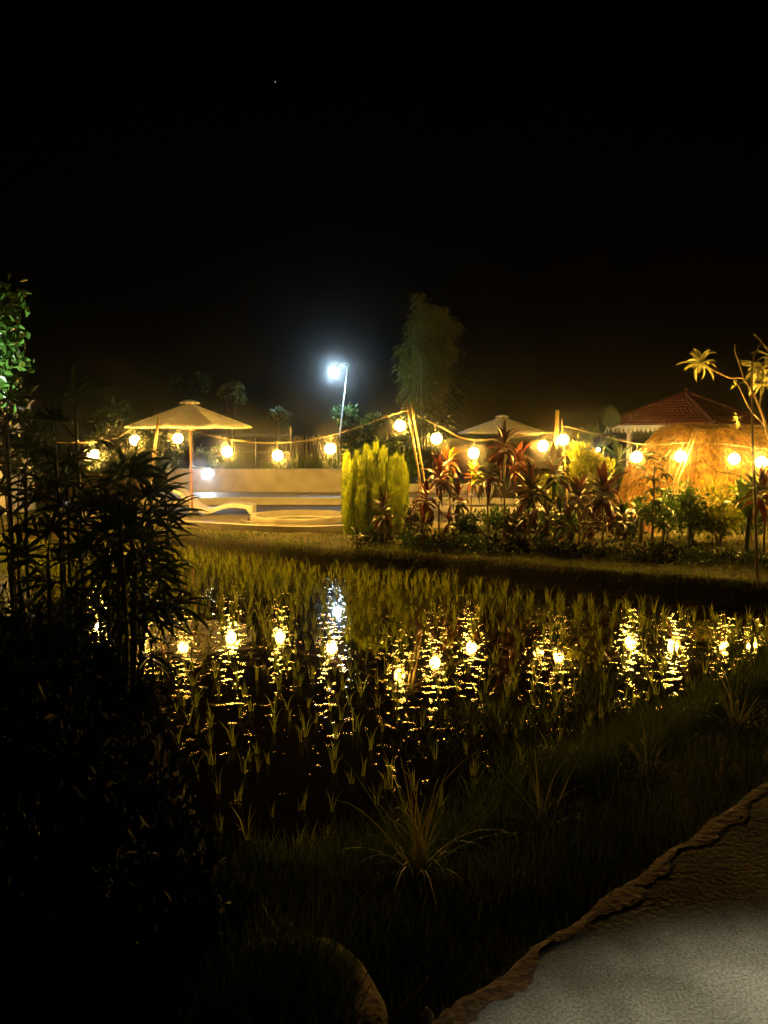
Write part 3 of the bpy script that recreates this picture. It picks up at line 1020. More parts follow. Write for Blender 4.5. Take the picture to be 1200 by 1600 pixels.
def ti_plant(label, px, crown_py, base_py, keys, n=24, s=1.0, d=None, lean=0.0, spread=0.55, group="ti plants along the bank", name="ti_plant"):
    base = G(px, base_py, 0.33) if d is None else P(px, base_py, d)
    d = base.y
    top = P(px + lean, crown_py, d)
    base.z = float(height(np.array(base.x), np.array(base.y))) - 0.02
    t = thing(name, label, "plant", base, 0, group)
    H = top - base
    pts = smooth_path([(0, 0, 0), Vector((H.x * 0.3 + random.uniform(-.04, .04), random.uniform(-.05, .05), H.z * 0.5)), Vector((H.x, 0, H.z))], 4)
    MB().tube(pts, [0.022 - 0.010 * i / (len(pts) - 1) for i in range(len(pts))], 7).ob("stem", M['stem'], t, True)
    n = int(n * 1.3)
    for i in range(n):
        u = i / max(1, n - 1)                       # 0 = top centre
        q = Vector((H.x, 0, H.z)) - Vector((H.x * 0.4, 0, H.z)) * (u * spread * min(1.0, 0.45 / max(0.25, H.z)) * 1.0)
        el = R(80 - 105 * u ** 0.8 + random.uniform(-12, 12))
        azm = i * 2.39996 + random.uniform(-.3, .3)
        key = keys[int(random.random() ** 1.5 * len(keys)) if len(keys) > 1 else 0]
        me = ti_leaves[key][min(2, int(u * 2.2 + random.uniform(0, 0.8)))]
        ob("leaf", me, t, mw=leaf_mw(q, azm, el, random.uniform(-.5, .5), s * 1.2 * random.uniform(0.8, 1.15)) @ Matrix.Diagonal((random.uniform(0.75, 1.35), random.uniform(0.7, 1.15), random.uniform(0.5, 1.6), 1)))
    return t


ti = [
    ("low dark red ti plant growing right in front of the golden conifer", 602, 790, 852, ['ti_dark', 'ti_red'], 18, 0.75),
    ("rust red ti plant at the foot of the leaning bamboo canes", 668, 772, 848, ['ti_rust', 'ti_red'], 22, 0.85),
    ("dark red ti plant directly right of the leaning bamboo canes' foot", 686, 738, 842, ['ti_red', 'ti_dark'], 24, 0.9),
    ("orange lit ti plant below the bulb right of the bamboo canes", 703, 716, 832, ['ti_rust', 'yellow_leaf'], 22, 0.85),
    ("short ti plant on a bare thin stem before the curved pool edge", 718, 772, 842, ['ti_dark', 'ti_red'], 18, 0.8),
    ("yellowish ti plant hanging under the bulb by the smaller umbrella", 738, 738, 834, ['yellow_leaf', 'ti_rust'], 20, 0.75),
    ("slim dark ti plant just left of the tallest one", 764, 735, 848, ['ti_dark', 'ti_red'], 24, 0.85),
    ("tallest ti plant, its crown in front of the smaller umbrella", 787, 688, 846, ['ti_red', 'ti_dark'], 28, 0.85),
    ("reddish ti plant beneath the right tip of the smaller umbrella", 814, 716, 840, ['ti_rust', 'ti_red'], 24, 0.85),
    ("bushy dark ti plant with several stems left of the timber post", 828, 758, 856, ['ti_dark', 'ti_red'], 30, 1.0),
    ("ti plant with long drooping leaves in front of the timber post", 868, 734, 852, ['ti_red', 'ti_dark', 'green_leaf'], 28, 1.0),
    ("dark ti plant below the yellow croton", 905, 768, 850, ['ti_dark', 'ti_red'], 26, 0.9),
    ("broad dark red ti plant right of the yellow croton's stem", 943, 764, 856, ['ti_red', 'ti_dark'], 32, 1.05),
    ("small pale tipped ti plant low before the pool kerb", 662, 815, 856, ['yellow_leaf', 'ti_dark', 'ti_rust'], 16, 0.6),
    ("small rusty ti plant low beside the tallest stem", 700, 812, 856, ['ti_rust', 'yellow_leaf'], 16, 0.6),
    ("small dark ti plant at the left foot of the golden conifer", 560, 832, 858, ['ti_dark', 'green_leaf'], 12, 0.45),
    ("brown red ti plant at the right picture edge under the last bulb", 1192, 762, 880, ['ti_rust', 'ti_dark'], 24, 0.9),
    ("dark low ti plant between the broad ti plant and the palmate sapling", 975, 800, 862, ['ti_dark', 'green_leaf'], 18, 0.7),
]
for lab, px, cy_, by, keys, n, s in ti:
    ti_plant(lab, px, cy_, by, keys, n, s, lean=random.uniform(-4, 4))
for px, cpy in ((820, 790), (838, 780), (855, 800), (875, 795), (925, 805), (890, 812)):
    ti_plant({820: "dark under-storey ti plant left of the bushy one's stems", 838: "dark under-storey ti plant right of the bushy one's stems", 855: "low ti plant at the left foot of the timber post",
              875: "low ti plant at the right foot of the timber post", 925: "low ti plant tucked between the two dark ones by the croton", 890: "lowest ti plant under the yellow croton"}[px],
             px, cpy, 852 + random.uniform(-4, 6), ['ti_dark', 'ti_red', 'green_leaf'], 16, 0.7)


# ------------------------------------------------------------------ shrubs of small leaves
def shrub(name, label, px, d, cx_py, rx, rz, n, L, W, m, cat="shrub", base_z=None, stems=5, up=0.3, group=None, ry=None, clump=14):
    c = P(px, cx_py, d)
    bz = float(height(np.array(c.x), np.array(c.y))) if base_z is None else base_z
    t = thing(name, label, cat, (c.x, c.y, bz), 0, group)
    hc = c.z - bz
    ry = ry or rx
    cl = rng.normal(size=(clump, 3))
    cl /= np.linalg.norm(cl, axis=1)[:, None]
    cl *= rng.uniform(0.35, 0.95, clump)[:, None]
    cl = cl * np.array([rx, ry, rz]) + np.array([0, 0, hc])
    idx = rng.integers(0, clump, n)
    p = cl[idx] + rng.normal(0, 1, (n, 3)) * np.array([rx, ry, rz]) * 0.20
    p[:, 2] = np.maximum(p[:, 2], 0.03)
    dv = (p - cl[idx]) / np.array([rx, ry, rz]) * 2 + rng.normal(0, 0.6, (n, 3)) + np.array([0, 0, up])
    V, T = leaves_np(p, dv, rng.uniform(0.7, 1.25, n) * L, rng.uniform(0.7, 1.2, n) * W)
    ob("foliage", npmesh("foliage", V, T, m), t, kind='stuff')
    bb = MB()
    for k in range(stems):
        e = Vector(cl[k % clump])
        q0 = Vector((random.uniform(-.06, .06), random.uniform(-.06, .06), -0.03))
        bb.tube(smooth_path([q0, Vector((e.x * 0.4, e.y * 0.4, e.z * 0.55)), e], 4), [0.018, 0.017, 0.016, 0.015, 0.013, 0.011, 0.009, 0.007, 0.005], 6)
    bb.ob("stem", M['stem'], t, True)
    return t


shrub("croton", "yellow leaved croton bush right of the pale timber post", 912, 14.9, 728, 0.42, 0.34, 1500, 0.13, 0.035, M['yellow_leaf'], up=1.2)
shrub("croton", "small yellow croton behind the dark ti plants left of the timber post", 845, 15.2, 775, 0.30, 0.35, 600, 0.12, 0.035, M['yellow_leaf'], up=0.9)
shrub("leafy_shrub", "rounded leafy shrub below the thatch, left of the banana plant", 1082, 14.0, 808, 0.42, 0.48, 1100, 0.11, 0.055, M['green_leaf'])
shrub("leafy_shrub", "leafy shrub below the thatch right beside the banana plant", 1125, 13.9, 802, 0.40, 0.50, 1100, 0.11, 0.055, M['yellow_leaf'])
shrub("leafy_shrub", "leafy shrub behind the palmate sapling near the bench", 1042, 14.6, 800, 0.35, 0.45, 800, 0.12, 0.06, M['green_leaf'])
shrub("leafy_shrub", "green shrub at the right edge behind the thin dark sapling", 1175, 14.2, 800, 0.4, 0.5, 800, 0.16, 0.06, M['green_leaf'])
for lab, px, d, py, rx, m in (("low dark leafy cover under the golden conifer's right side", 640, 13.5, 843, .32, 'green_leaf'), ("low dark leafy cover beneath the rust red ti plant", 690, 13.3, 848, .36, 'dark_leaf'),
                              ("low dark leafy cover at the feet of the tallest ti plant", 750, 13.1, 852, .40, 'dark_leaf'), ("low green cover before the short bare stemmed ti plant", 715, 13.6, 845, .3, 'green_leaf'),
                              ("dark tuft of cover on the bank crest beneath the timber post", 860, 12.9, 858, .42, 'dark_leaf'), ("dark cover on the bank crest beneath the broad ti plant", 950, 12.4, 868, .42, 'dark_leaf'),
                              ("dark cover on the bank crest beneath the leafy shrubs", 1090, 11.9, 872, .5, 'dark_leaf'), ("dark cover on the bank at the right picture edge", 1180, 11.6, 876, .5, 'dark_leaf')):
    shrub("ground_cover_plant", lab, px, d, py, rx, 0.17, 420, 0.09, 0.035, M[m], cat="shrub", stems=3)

for i, (px, lab) in enumerate(((655, "low dark tangle left of the short bare stemmed ti plant"), (735, "low dark tangle under the yellowish ti plant"), (775, "low dark tangle under the tallest ti plant's stem"), (810, "low dark tangle right of the tallest ti plant's stem"),
                              (845, "low dark tangle left of the timber post foot"), (885, "low dark tangle right of the timber post foot"), (925, "low dark tangle beneath the two dark ti plants"), (975, "low dark tangle before the terracotta pot"))):
    shrub("low_shrub", lab, px, 14.3 + 0.2 * (i % 3), 815 + 6 * (i % 2), .30, .26, 420, 0.15, 0.05, M[('ti_dark', 'dark_leaf', 'green_leaf')[i % 3]], stems=4, up=0.5)
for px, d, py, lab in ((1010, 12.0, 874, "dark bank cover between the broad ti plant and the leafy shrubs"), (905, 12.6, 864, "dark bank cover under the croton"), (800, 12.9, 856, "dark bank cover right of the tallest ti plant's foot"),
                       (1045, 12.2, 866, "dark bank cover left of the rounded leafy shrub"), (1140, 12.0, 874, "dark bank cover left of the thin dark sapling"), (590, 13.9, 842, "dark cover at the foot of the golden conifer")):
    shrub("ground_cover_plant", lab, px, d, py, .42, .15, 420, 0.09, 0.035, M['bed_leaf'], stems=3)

# golden conifer
gc = P(586, 840, 15.5)
gc.z = 0.33
gt = thing("golden_conifer", "golden yellow upright conifer bush on the bank before the pool", "shrub", (gc.x, gc.y, 0.3))
parts = []
px2m = gc.y / F
for (dx, top_py, wpx, dy) in ((-44, 726, 8, 0), (-36, 738, 8, -.12), (-28, 724, 8, .05), (-21, 732, 8, -.15), (-13, 714, 8, .05), (-5, 720, 8, -.12), (1, 709, 8, .06), (9, 722, 8, -.12), (14, 716, 8, .08),
                              (26, 733, 8, -.1), (33, 728, 8, .05), (41, 730, 8, -.08), (46, 742, 7, .08), (-40, 780, 10, -.2), (-20, 775, 11, -.26), (0, 770, 10, -.25), (24, 770, 10, -.24), (40, 782, 9, -.2),
                              (-30, 745, 13, .3), (0, 735, 14, .32), (32, 745, 13, .3)):
    hz = (846 - top_py) * px2m
    n = 1300
    u = rng.uniform(0.0, 1, n) ** 0.8
    a = rng.uniform(0, 2 * np.pi, n)
    rad = wpx * px2m * (np.sqrt(np.clip(1 - u ** 5, 0, 1)) * 0.9 + 0.05) * rng.uniform(0.5, 1.05, n) * (0.75 + 0.35 * np.minimum(1, u * 2.5))
    p = np.stack([dx * px2m + rad * np.cos(a), dy + rad * np.sin(a) * 1.2, u * hz], 1)
    dv = np.stack([np.cos(a) * 0.16, np.sin(a) * 0.16, np.ones(n)], 1) + rng.normal(0, 0.08, (n, 3))
    parts.append(leaves_np(p, dv, rng.uniform(0.06, 0.18, n), rng.uniform(0.010, 0.020, n)))
V, T = join_np(*parts)
ob("foliage", npmesh("foliage", V, T, M['gold_leaf']), gt, kind='stuff')
bb = MB()
for dx in (-0.42, -0.2, 0.02, 0.22, 0.42):
    bb.tube([(dx * 0.4, 0, -0.02), (dx, 0, 0.5), (dx, 0, 1.15)], [0.03, 0.022, 0.01], 6)
bb.ob("trunk", M['bark'], gt, True)

# palmate sapling (dark, papaya like) in front of the thatch
pg = G(1018, 862, 0.33)
ps = thing("palmate_sapling", "dark sapling with jagged palmate leaves in front of the thatch", "tree", (pg.x, pg.y, 0.33))
k = pg.y / F
H = (862 - 728) * k
MB().tube(smooth_path([(0, 0, -0.03), (0.01, 0, H * 0.5), (0.0, 0, H)], 4), [0.022] * 5 + [0.016] * 4, 7).ob("trunk", M['stem'], ps, True)


def palmate(L, m, lobes=7, w=0.16):
    bb = MB()
    for i in range(lobes):
        a = R(-110 + 220 * i / (lobes - 1))
        l = L * (1 - 0.35 * abs(a) / R(110))
        v, f = leaf_geo(l, l * w * 1.6, 0.5, 0.2, 4)
        mm = Matrix.Rotation(-a, 4, 'Z')
        bb.add([mm @ Vector(q) for q in v], f)
    return bb.mesh("leaf", m, True)


pal = palmate(0.24, M['dark_leaf'])
for i in range(26):
    u = i / 25
    azm = i * 2.4
    q0 = Vector((0, 0, H * (1.0 - 0.62 * u)))
    ln = random.uniform(0.12, 0.34)
    el = R(60 - 70 * u)
    dr = Vector((-math.sin(azm) * math.cos(el), math.cos(azm) * math.cos(el), math.sin(el)))
    q1 = q0 + dr * ln
    lf = ob("leaf", pal, ps, mw=leaf_mw(q1, azm, el - 0.7, random.uniform(-.4, .4), random.uniform(0.75, 1.15)))
    pe_ = MB().tube([q0, q1], [0.006, 0.004], 5).ob("leaf_stalk", M['stem'], ps)
q = P(1060, 738, pg.y)
for i in range(6):      # the long frond reaching right
    pass

# banana plants
ban = [mesh("leaf", *leaf_geo(0.95, 0.26, dr, 0.35, 9, 0.9), M['green_leaf'], True) for dr in (0.5, 1.1)]


def banana(label, px, base_py, top_py, n, s, m=None, d=None):
    b0 = G(px, base_py, 0.33) if d is None else P(px, base_py, d)
    t = thing("banana_plant", label, "plant", (b0.x, b0.y, b0.z - 0.02), 0, "banana plants by the hut")
    H = (base_py - top_py) * b0.y / F
    MB().tube([(0, 0, -0.02), (0.01, 0, H * 0.35), (0.0, 0, H * 0.55)], [0.05, 0.045, 0.03], 9).ob("stem", M['cane'], t, True)
    for i in range(n):
        ob("leaf", ban[i % 2], t, mw=leaf_mw(Vector((0, 0, H * 0.5)), i * 2.1 + random.uniform(-.3, .3), R(random.uniform(45, 82)), random.uniform(-.3, .3), s * random.uniform(0.8, 1.1) * H / 1.2))


banana("banana plant with upright leaf left of the thin dark sapling", 1166, 868, 745, 5, 0.85)
banana("young banana plant behind the palmate sapling", 1076, 850, 776, 5, 0.8)
banana("young banana plant just left of the palmate sapling", 1000, 850, 766, 4, 0.8)

# thin dark sapling with looping bare branches
sg = G(1183, 900, 0.33)
sd_ = sg.y
ss = thing("bare_sapling", "thin dark nearly bare sapling standing before the thatch at right", "tree", (sg.x, sg.y, 0.33))
org = Vector((sg.x, sg.y, 0.33))
MB().tube(smooth_path([P(px, py, sd_) - org for px, py in ((1183, 903), (1181, 830), (1179, 760), (1176, 690), (1175, 620), (1176, 566), (1192, 528))], 4), [0.026 - 0.0008 * i for i in range(25)], 7).ob("trunk", M['stem'], ss, True)
for pts, r in ((((1178, 760), (1165, 750), (1150, 742), (1120, 736), (1104, 724), (1094, 708), (1096, 694)), 0.009),
               (((1177, 712), (1160, 704), (1145, 698), (1135, 690), (1136, 678)), 0.007),
               (((1177, 708), (1190, 700), (1204, 700)), 0.007), (((1179, 775), (1195, 757), (1210, 752)), 0.008)):
    pt_ = smooth_path([P(px, py, sd_) - org for px, py in pts], 4)
    MB().tube(pt_, [r * (1 - 0.6 * i / len(pt_)) for i in range(len(pt_))], 6).ob("branch", M['stem'], ss, True)

# frangipani, trunk just beyond the right edge
FD = 14.3
fb = P(1232, 850, FD)
ft = thing("frangipani_tree", "frangipani tree with pale lit leaf rosettes at the right edge", "tree", (fb.x, fb.y, 0.33))
org = Vector((fb.x, fb.y, 0.33))


def limb(pts, r0, r1, name="branch"):
    pt_ = smooth_path([P(px, py, FD + dd) - org for px, py, dd in pts], 5)
    n = len(pt_)
    MB().tube(pt_, [r0 + (r1 - r0) * i / (n - 1) for i in range(n)], 8).ob(name, M['bark'], ft, True)


limb([(1236, 870, 0), (1228, 780, 0), (1210, 710, 0), (1197, 668, 0)], 0.055, 0.03, "trunk")
limb([(1197, 668, 0), (1188, 640, 0), (1172, 606, 0), (1160, 591, 0), (1140, 590, -.1), (1118, 580, -.2), (1097, 568, -.3)], 0.022, 0.012)
limb([(1163, 594, 0), (1156, 572, 0), (1149, 552, 0), (1148, 538, 0)], 0.014, 0.007)
limb([(1186, 636, 0), (1192, 600, 0.1), (1186, 580, 0.1)], 0.016, 0.011)
limb([(1197, 668, 0), (1186, 655, 0.2), (1172, 640, 0.2), (1157, 610, 0.2), (1152, 600, 0.2)], 0.014, 0.008)
limb([(1197, 600, 0.1), (1205, 560, 0), (1195, 540, 0), (1178, 522, 0)], 0.016, 0.008)
fl = [mesh("leaf", *leaf_geo(L, W, dr, 0.22, 6, 0.95), M['pale_leaf'], True) for L, W, dr in ((0.34, 0.085, 0.5), (0.30, 0.08, 0.9), (0.26, 0.075, 0.3))]
for (px, py, dd, n, s) in ((1094, 566, -.3, 24, 1.0), (1186, 578, 0.1, 24, 1.05), (1190, 600, 0.0, 12, 0.9), (1204, 556, 0, 14, 1.0), (1152, 600, .2, 4, 0.5), (1152, 655, .2, 6, 0.6)):
    q = P(px, py, FD + dd) - org
    for i in range(n):
        u = i / n
        ob("leaf", random.choice(fl), ft, mw=leaf_mw(q + Vector((random.uniform(-.03, .03), 0, random.uniform(-.04, .03))), i * 2.4, R(65 - 110 * u + random.uniform(-15, 15)), random.uniform(-.6, .6), 1.25 * s * random.uniform(0.75, 1.1)))

# broad leaved plant behind, between post and gazebo
EA = 23.0
q = P(930, 740, EA)
et = thing("broad_leaf_plant", "dim plant of huge rounded leaves left of the gazebo", "plant", (q.x, q.y, 0.7))
eb = mesh("leaf", *leaf_geo(0.62, 0.50, 0.5, 0.15, 8, 0.62), M['grey_leaf'], True)
for (px, py, s, az, el) in ((912, 690, 1.0, 0.3, 95), (925, 676, 0.9, -0.6, 80), (954, 660, 1.15, 0.1, 100), (940, 668, 0.9, 0.8, 90), (902, 690, 0.7, 1.0, 70), (944, 690, 0.9, -1.0, 60)):
    p0 = P(px, py + 8, EA) - Vector((q.x, q.y, 0.7))
    lf = ob("leaf", eb, et, mw=leaf_mw(p0, az, R(el), 0, s))
    MB().tube(smooth_path([(0, 0, -0.05), (p0.x * 0.5, 0, p0.z * 0.55), p0], 4), 0.018, 6).ob("leaf_stalk", M['cane'], et, True)
# long pale leaf under the gazebo eave
ti_plant("dim long leaved plant under the gazebo's left eave", 965, 716, 740, ['green_leaf'], 14, 1.5, d=21.5, group=None, name="strap_leaf_plant")


# ------------------------------------------------------------------ trees beyond the fence
def far_tree(name, label, px, base_z, d, crowns, trunk_pts, n, L, W, m, up=0.0, group=None, r0=0.05):
    b0 = P(px, 700, d)
    t = thing(name, label, "tree", (b0.x, b0.y, base_z), 0, group)
    org = Vector((b0.x, b0.y, base_z))
    for tpts in trunk_pts:
        pts = smooth_path([Vector((0, 0, -0.05)) if i == 0 else P(x, y, d) - org for i, (x, y) in enumerate(tpts)], 4)
        MB().tube(pts, [r0 * (1 - 0.75 * i / (len(pts) - 1)) for i in range(len(pts))], 6).ob("trunk", M['bark'], t, True)
    vt = []
    for (cx, cyy, rx, rz, fr) in crowns:
        c = np.array(P(cx, cyy, d) - org)
        kk = int(n * fr)
        sz = np.array([rx * d / F, rx * d / F, rz * d / F])
        cl = rng.normal(size=(9, 3)) * 0.45 * sz + c
        idx = rng.integers(0, 9, kk)
        p = cl[idx] + rng.normal(0, 0.26, (kk, 3)) * sz
        dv = rng.normal(0, 0.7, (kk, 3)) + np.array([0, 0, up])
        vt.append(leaves_np(p, dv, rng.uniform(.7, 1.3, kk) * L, rng.uniform(.7, 1.2, kk) * W))
    ob("crown", npmesh("crown", *join_np(*vt), m), t, kind='stuff')
    return t


far_tree("leafy_tree", "white lit leafy tree at the foot of the lamp pole", 548, 1.1, 30.6,
         [(540, 652, 17, 11, .25), (578, 660, 18, 9, .25), (566, 674, 14, 10, .15), (552, 695, 22, 18, .35)], [((548, 735), (546, 690), (541, 655)), ((552, 735), (562, 690), (578, 662))], 2200, 0.26, 0.12, M['green_leaf'], 0.2)
far_tree("young_tree", "small dim sapling rising above the large umbrella's right slope", 362, 1.1, 30.0, [(352, 612, 10, 6, .4), (366, 606, 8, 6, .3), (374, 622, 9, 6, .3)],
         [((360, 735), (357, 660), (355, 615)), ((362, 735), (366, 660), (371, 622))], 260, 0.3, 0.12, M['grey_leaf'], -0.3)
far_tree("young_tree", "small dim sapling above the wire fence left of the lamp", 436, 1.1, 30.0, [(430, 647, 8, 6, .5), (443, 645, 8, 6, .5)],
         [((436, 735), (434, 690), (437, 648))], 170, 0.3, 0.12, M['grey_leaf'], -0.3)
far_tree("dark_tree", "barely visible dark tree beyond the large umbrella's apex", 302, 1.1, 38.0, [(302, 600, 18, 18, 1.0)], [((302, 735), (302, 610))], 700, 0.35, 0.14, M['dark_leaf'])
far_tree("leafy_bush", "small lit bush on the wall above the white spotlight", 330, 1.1, 24.2, [(325, 708, 12, 10, .5), (338, 722, 9, 8, .5)], [((328, 735), (326, 712))], 260, 0.14, 0.07, M['green_leaf'], r0=0.015)
far_tree("dark_bush", "dark bush behind the bamboo canes and golden conifer", 615, 0.72, 24.8, [(600, 715, 24, 26, .5), (635, 725, 22, 22, .5)], [((615, 770), (606, 720))], 1500, 0.24, 0.09, M['green_leaf'])
far_tree("dark_bush", "dark tangled bush behind the large umbrella at left", 220, 0.6, 23.0, [(180, 690, 40, 40, .5), (225, 700, 30, 36, .3), (262, 705, 20, 24, .2)], [((215, 770), (190, 700)), ((220, 770), (240, 640))], 2600, 0.22, 0.08, M['dark_leaf'])
# soft grassy plants along the wall top
for lab, px in (("tall grass tuft on top of the wall before the reed fence", 480), ("tall grass tuft above the wall's right end", 512), ("grass tuft on the wall just below the lowest bulb", 425)):
    q = P(px, 732, 24.3)
    k = 240
    t = thing("grass_tuft", lab, "plant", (q.x, q.y, 1.14), 0, "grass tufts on the wall")
    ph = rng.uniform(0, 6.28, k)
    base = np.stack([rng.normal(0, .22, k), rng.normal(0, .1, k), np.zeros(k)], 1)
    ob("blades", npmesh("blades", *blades_np(base, rng.uniform(.25, .75, k) * (0.55 if px == 425 else 1), rng.uniform(.015, .03, k), np.stack([np.cos(ph), np.sin(ph)], 1) * rng.uniform(.03, .3, k)[:, None]), M['grass']), t, kind='stuff')

# tall bamboo clump
BD = 31.0
b0 = P(668, 700, BD)
bt = thing("bamboo_clump", "tall dim clump of feathery bamboo against the night sky", "bamboo", (b0.x, b0.y, 0.7))
org = Vector((b0.x, b0.y, 0.7))
vt = []
for i, (bx, tx, ty) in enumerate(((655, 628, 540), (660, 652, 458), (664, 660, 480), (668, 676, 475), (672, 694, 478), (666, 642, 500), (674, 705, 540), (662, 634, 570), (670, 688, 510), (668, 664, 530), (678, 708, 500))):
    q0, q2 = P(bx, 740, BD + random.uniform(-1, 1)), P(tx, ty, BD + random.uniform(-1.2, 1.2))
    q1 = (q0 * 0.45 + q2 * 0.55) + Vector((0, 0, 0.5))
    q1.x = q0.x * 0.7 + q2.x * 0.3
    pts = smooth_path([q0 - org, q1 - org, q2 - org], 8)
    MB().tube(pts, [0.045 - 0.04 * j / (len(pts) - 1) for j in range(len(pts))], 6).ob("culm", M['cane'], bt, True)
    n = 1100
    u = rng.uniform(0.22, 1.0, n)
    arr = np.array([list(p) for p in pts])
    fi = u * (len(pts) - 1)
    pos = np.stack([np.interp(fi, np.arange(len(pts)), arr[:, c]) for c in range(3)], 1)
    # sprays
    br = rng.normal(0, 1, (60, 3)) * np.array([0.55, 0.5, 0.25])
    ub = rng.integers(0, 60, n)
    fac = np.clip(1.25 - u, 0.25, 1)[:, None]
    pos = pos + br[ub] * rng.uniform(0.2, 1, n)[:, None] * fac
    dv = br[ub] * 0.6 + rng.normal(0, .25, (n, 3)) + np.array([0, 0, -0.55])
    vt.append(leaves_np(pos, dv, rng.uniform(.16, .36, n), rng.uniform(.022, .045, n)))
ob("foliage", npmesh("foliage", *join_np(*vt), M['bamboo_leaf']), bt, kind='stuff')


# ------------------------------------------------------------------ foreground fan palms at left
def fan(nl, L, W, spreadr, droop):
    bb = MB()
    bb.tube([(0, 0, 0), (0, 0.09, 0.01), (0, 0.17, 0.0)], [0.005, 0.004, 0.003], 5)
    for i in range(nl):
        u = i / (nl - 1) - 0.5
        a = u * spreadr + random.uniform(-.06, .06)
        l = L * (1 - 0.35 * abs(u) * 1.6) * random.uniform(0.85, 1.1)
        v, f = leaf_geo(l, W * random.uniform(0.8, 1.15), droop * random.uniform(0.6, 1.3), 0.35, 5, 0.85)
        mm = Matrix.Translation((0, 0.165, 0)) @ Matrix.Rotation(-a, 4, 'Z') @ Matrix.Rotation(random.uniform(-.12, .12), 4, 'X')
        bb.add([mm @ Vector(q) for q in v], f)
    return bb.mesh("frond", M['dark_leaf'], True)


fans = [fan(9, 0.27, 0.026, R(215), 0.6), fan(8, 0.30, 0.027, R(190), 0.9), fan(10, 0.24, 0.022, R(230), 0.5), fan(7, 0.29, 0.030, R(160), 1.2)]


def fan_palm(label, px, d, tops, nf=8):
    """tops: list of (px,py) for the top of each cane"""
    base = P(px, 1100, d)
    bz = float(height(np.array(base.x), np.array(base.y)))
    t = thing("fan_palm", label, "palm", (base.x, base.y, bz), 0, "fan palms in the left foreground bed")
    for (tx, ty, dd) in tops:
        q = P(tx, ty, d + dd) - Vector((base.x, base.y, bz))
        f0 = Vector((q.x * 0.5 + random.uniform(-.05, .05), q.y * 0.6, -0.03))
        pts = smooth_path([f0, f0 * 0.4 + q * 0.6 + Vector((random.uniform(-.03, .03), 0, 0)), q], 5)
        MB().tube(pts, [0.011] * len(pts), 7).ob("cane", M['cane'], t, True)
        for i in range(nf):
            u = i / nf
            p = q - Vector((0, 0, 0.62 * u * min(1, q.z)))
            ob("frond", random.choice(fans), t, mw=leaf_mw(p, i * 2.39996 + random.uniform(-.4, .4), R(62 - 78 * u + random.uniform(-14, 14)), random.uniform(-.5, .5), random.uniform(0.8, 1.1)))
    return t


fan_palm("tall fan palm at the left picture edge before the white house", 20, 4.4, [(10, 660, 0), (40, 740, .2), (-10, 800, -.2)], 6)
fan_palm("fan palm whose cane tops rise highest above the left foliage", 105, 4.6, [(85, 690, 0), (118, 660, .2), (105, 760, 0.1)], 6)
fan_palm("dense dark fan palm covering the leftmost bulbs", 165, 4.2, [(165, 800, 0), (120, 812, .3), (190, 790, -.2)], 8)
fan_palm("fan palm with leaves reaching right over the wave lounger", 205, 4.3, [(205, 790, 0), (222, 815, .2), (200, 765, .3)], 9)
fan_palm("drooping fan palm hanging over the rice at left", 190, 3.9, [(190, 850, 0), (212, 890, .2)], 9)
fan_palm("low fan palm in front of the bare pale canes", 95, 3.9, [(75, 880, 0), (120, 905, 0.1), (30, 910, .2)], 5)

fan_palm("slim fan palm right of the dense one, in front of the lawn", 150, 4.7, [(235, 800, 0), (95, 790, .1), (150, 825, .2)], 8)

shrub("climbing_shrub", "dark sparse leafy shrub screening the white house wall", 14, 9.0, 690, 0.42, 0.62, 520, 0.15, 0.07, M['dark_leaf'], clump=16, stems=7)

# tree at the left edge lit from below
TD = 7.5
tb = P(-40, 700, TD)
lt = thing("round_leaf_tree", "tree with pale green lit leaves at the upper left edge", "tree", (tb.x, tb.y, 0.45))
org = Vector((tb.x, tb.y, 0.45))
MB().tube(smooth_path([(0, 0, -0.05), (0.05, 0, 1.2), (0.0, 0, 2.6), (0.15, 0, 3.1)], 5), [0.07 - 0.0035 * i for i in range(16)], 8).ob("trunk", M['bark'], lt, True)
n = 800
cl = np.array([np.array(P(px, py, TD + dd) - org) for px, py, dd in ((-5, 490, 0), (12, 480, .1), (5, 520, -.1), (-30, 500, .2), (-20, 540, 0), (8, 550, 0), (-60, 520, .2), (-50, 470, -.1), (-10, 590, .1))])
idx = rng.integers(0, len(cl), n)
p = cl[idx] + rng.normal(0, 0.10, (n, 3))
V, T = leaves_np(p, rng.normal(0, .7, (n, 3)) + np.array([0, -0.2, -0.2]), rng.uniform(.08, .14, n), rng.uniform(.045, .075, n))
ob("crown", npmesh("crown", V, T, M['green_leaf']), lt, kind='stuff')
ul = thing("garden_uplight", "spike spotlight shining up into the left edge tree", "spotlight", (tb.x + 0.15, tb.y - 1.5, 0.42))
MB().tube([(0, 0, -0.05), (0, 0, 0.12)], 0.012, 6).lathe([(0.02, 0.12), (0.05, 0.14), (0.05, 0.22), (0.045, 0.22), (0.04, 0.16), (0.001, 0.15)], 14).ob("housing", M['black_metal'], ul)
ld = bpy.data.lights.new("uplight_lamp", 'SPOT')
ld.energy = 2000
ld.color = (0.75, 1.0, 0.72)
ld.spot_size = R(48)
ld.spot_blend = 0.5
ld.shadow_soft_size = 0.03
lo_ = bpy.data.objects.new("uplight_lamp", ld)
col.objects.link(lo_)
lo_.parent = ul
lo_.location = (0, 0, 0.25)
lo_.rotation_euler = (Vector((0.0, 1.5, 3.1)) - Vector((0, 0, 0.25))).to_track_quat('-Z', 'Y').to_euler()

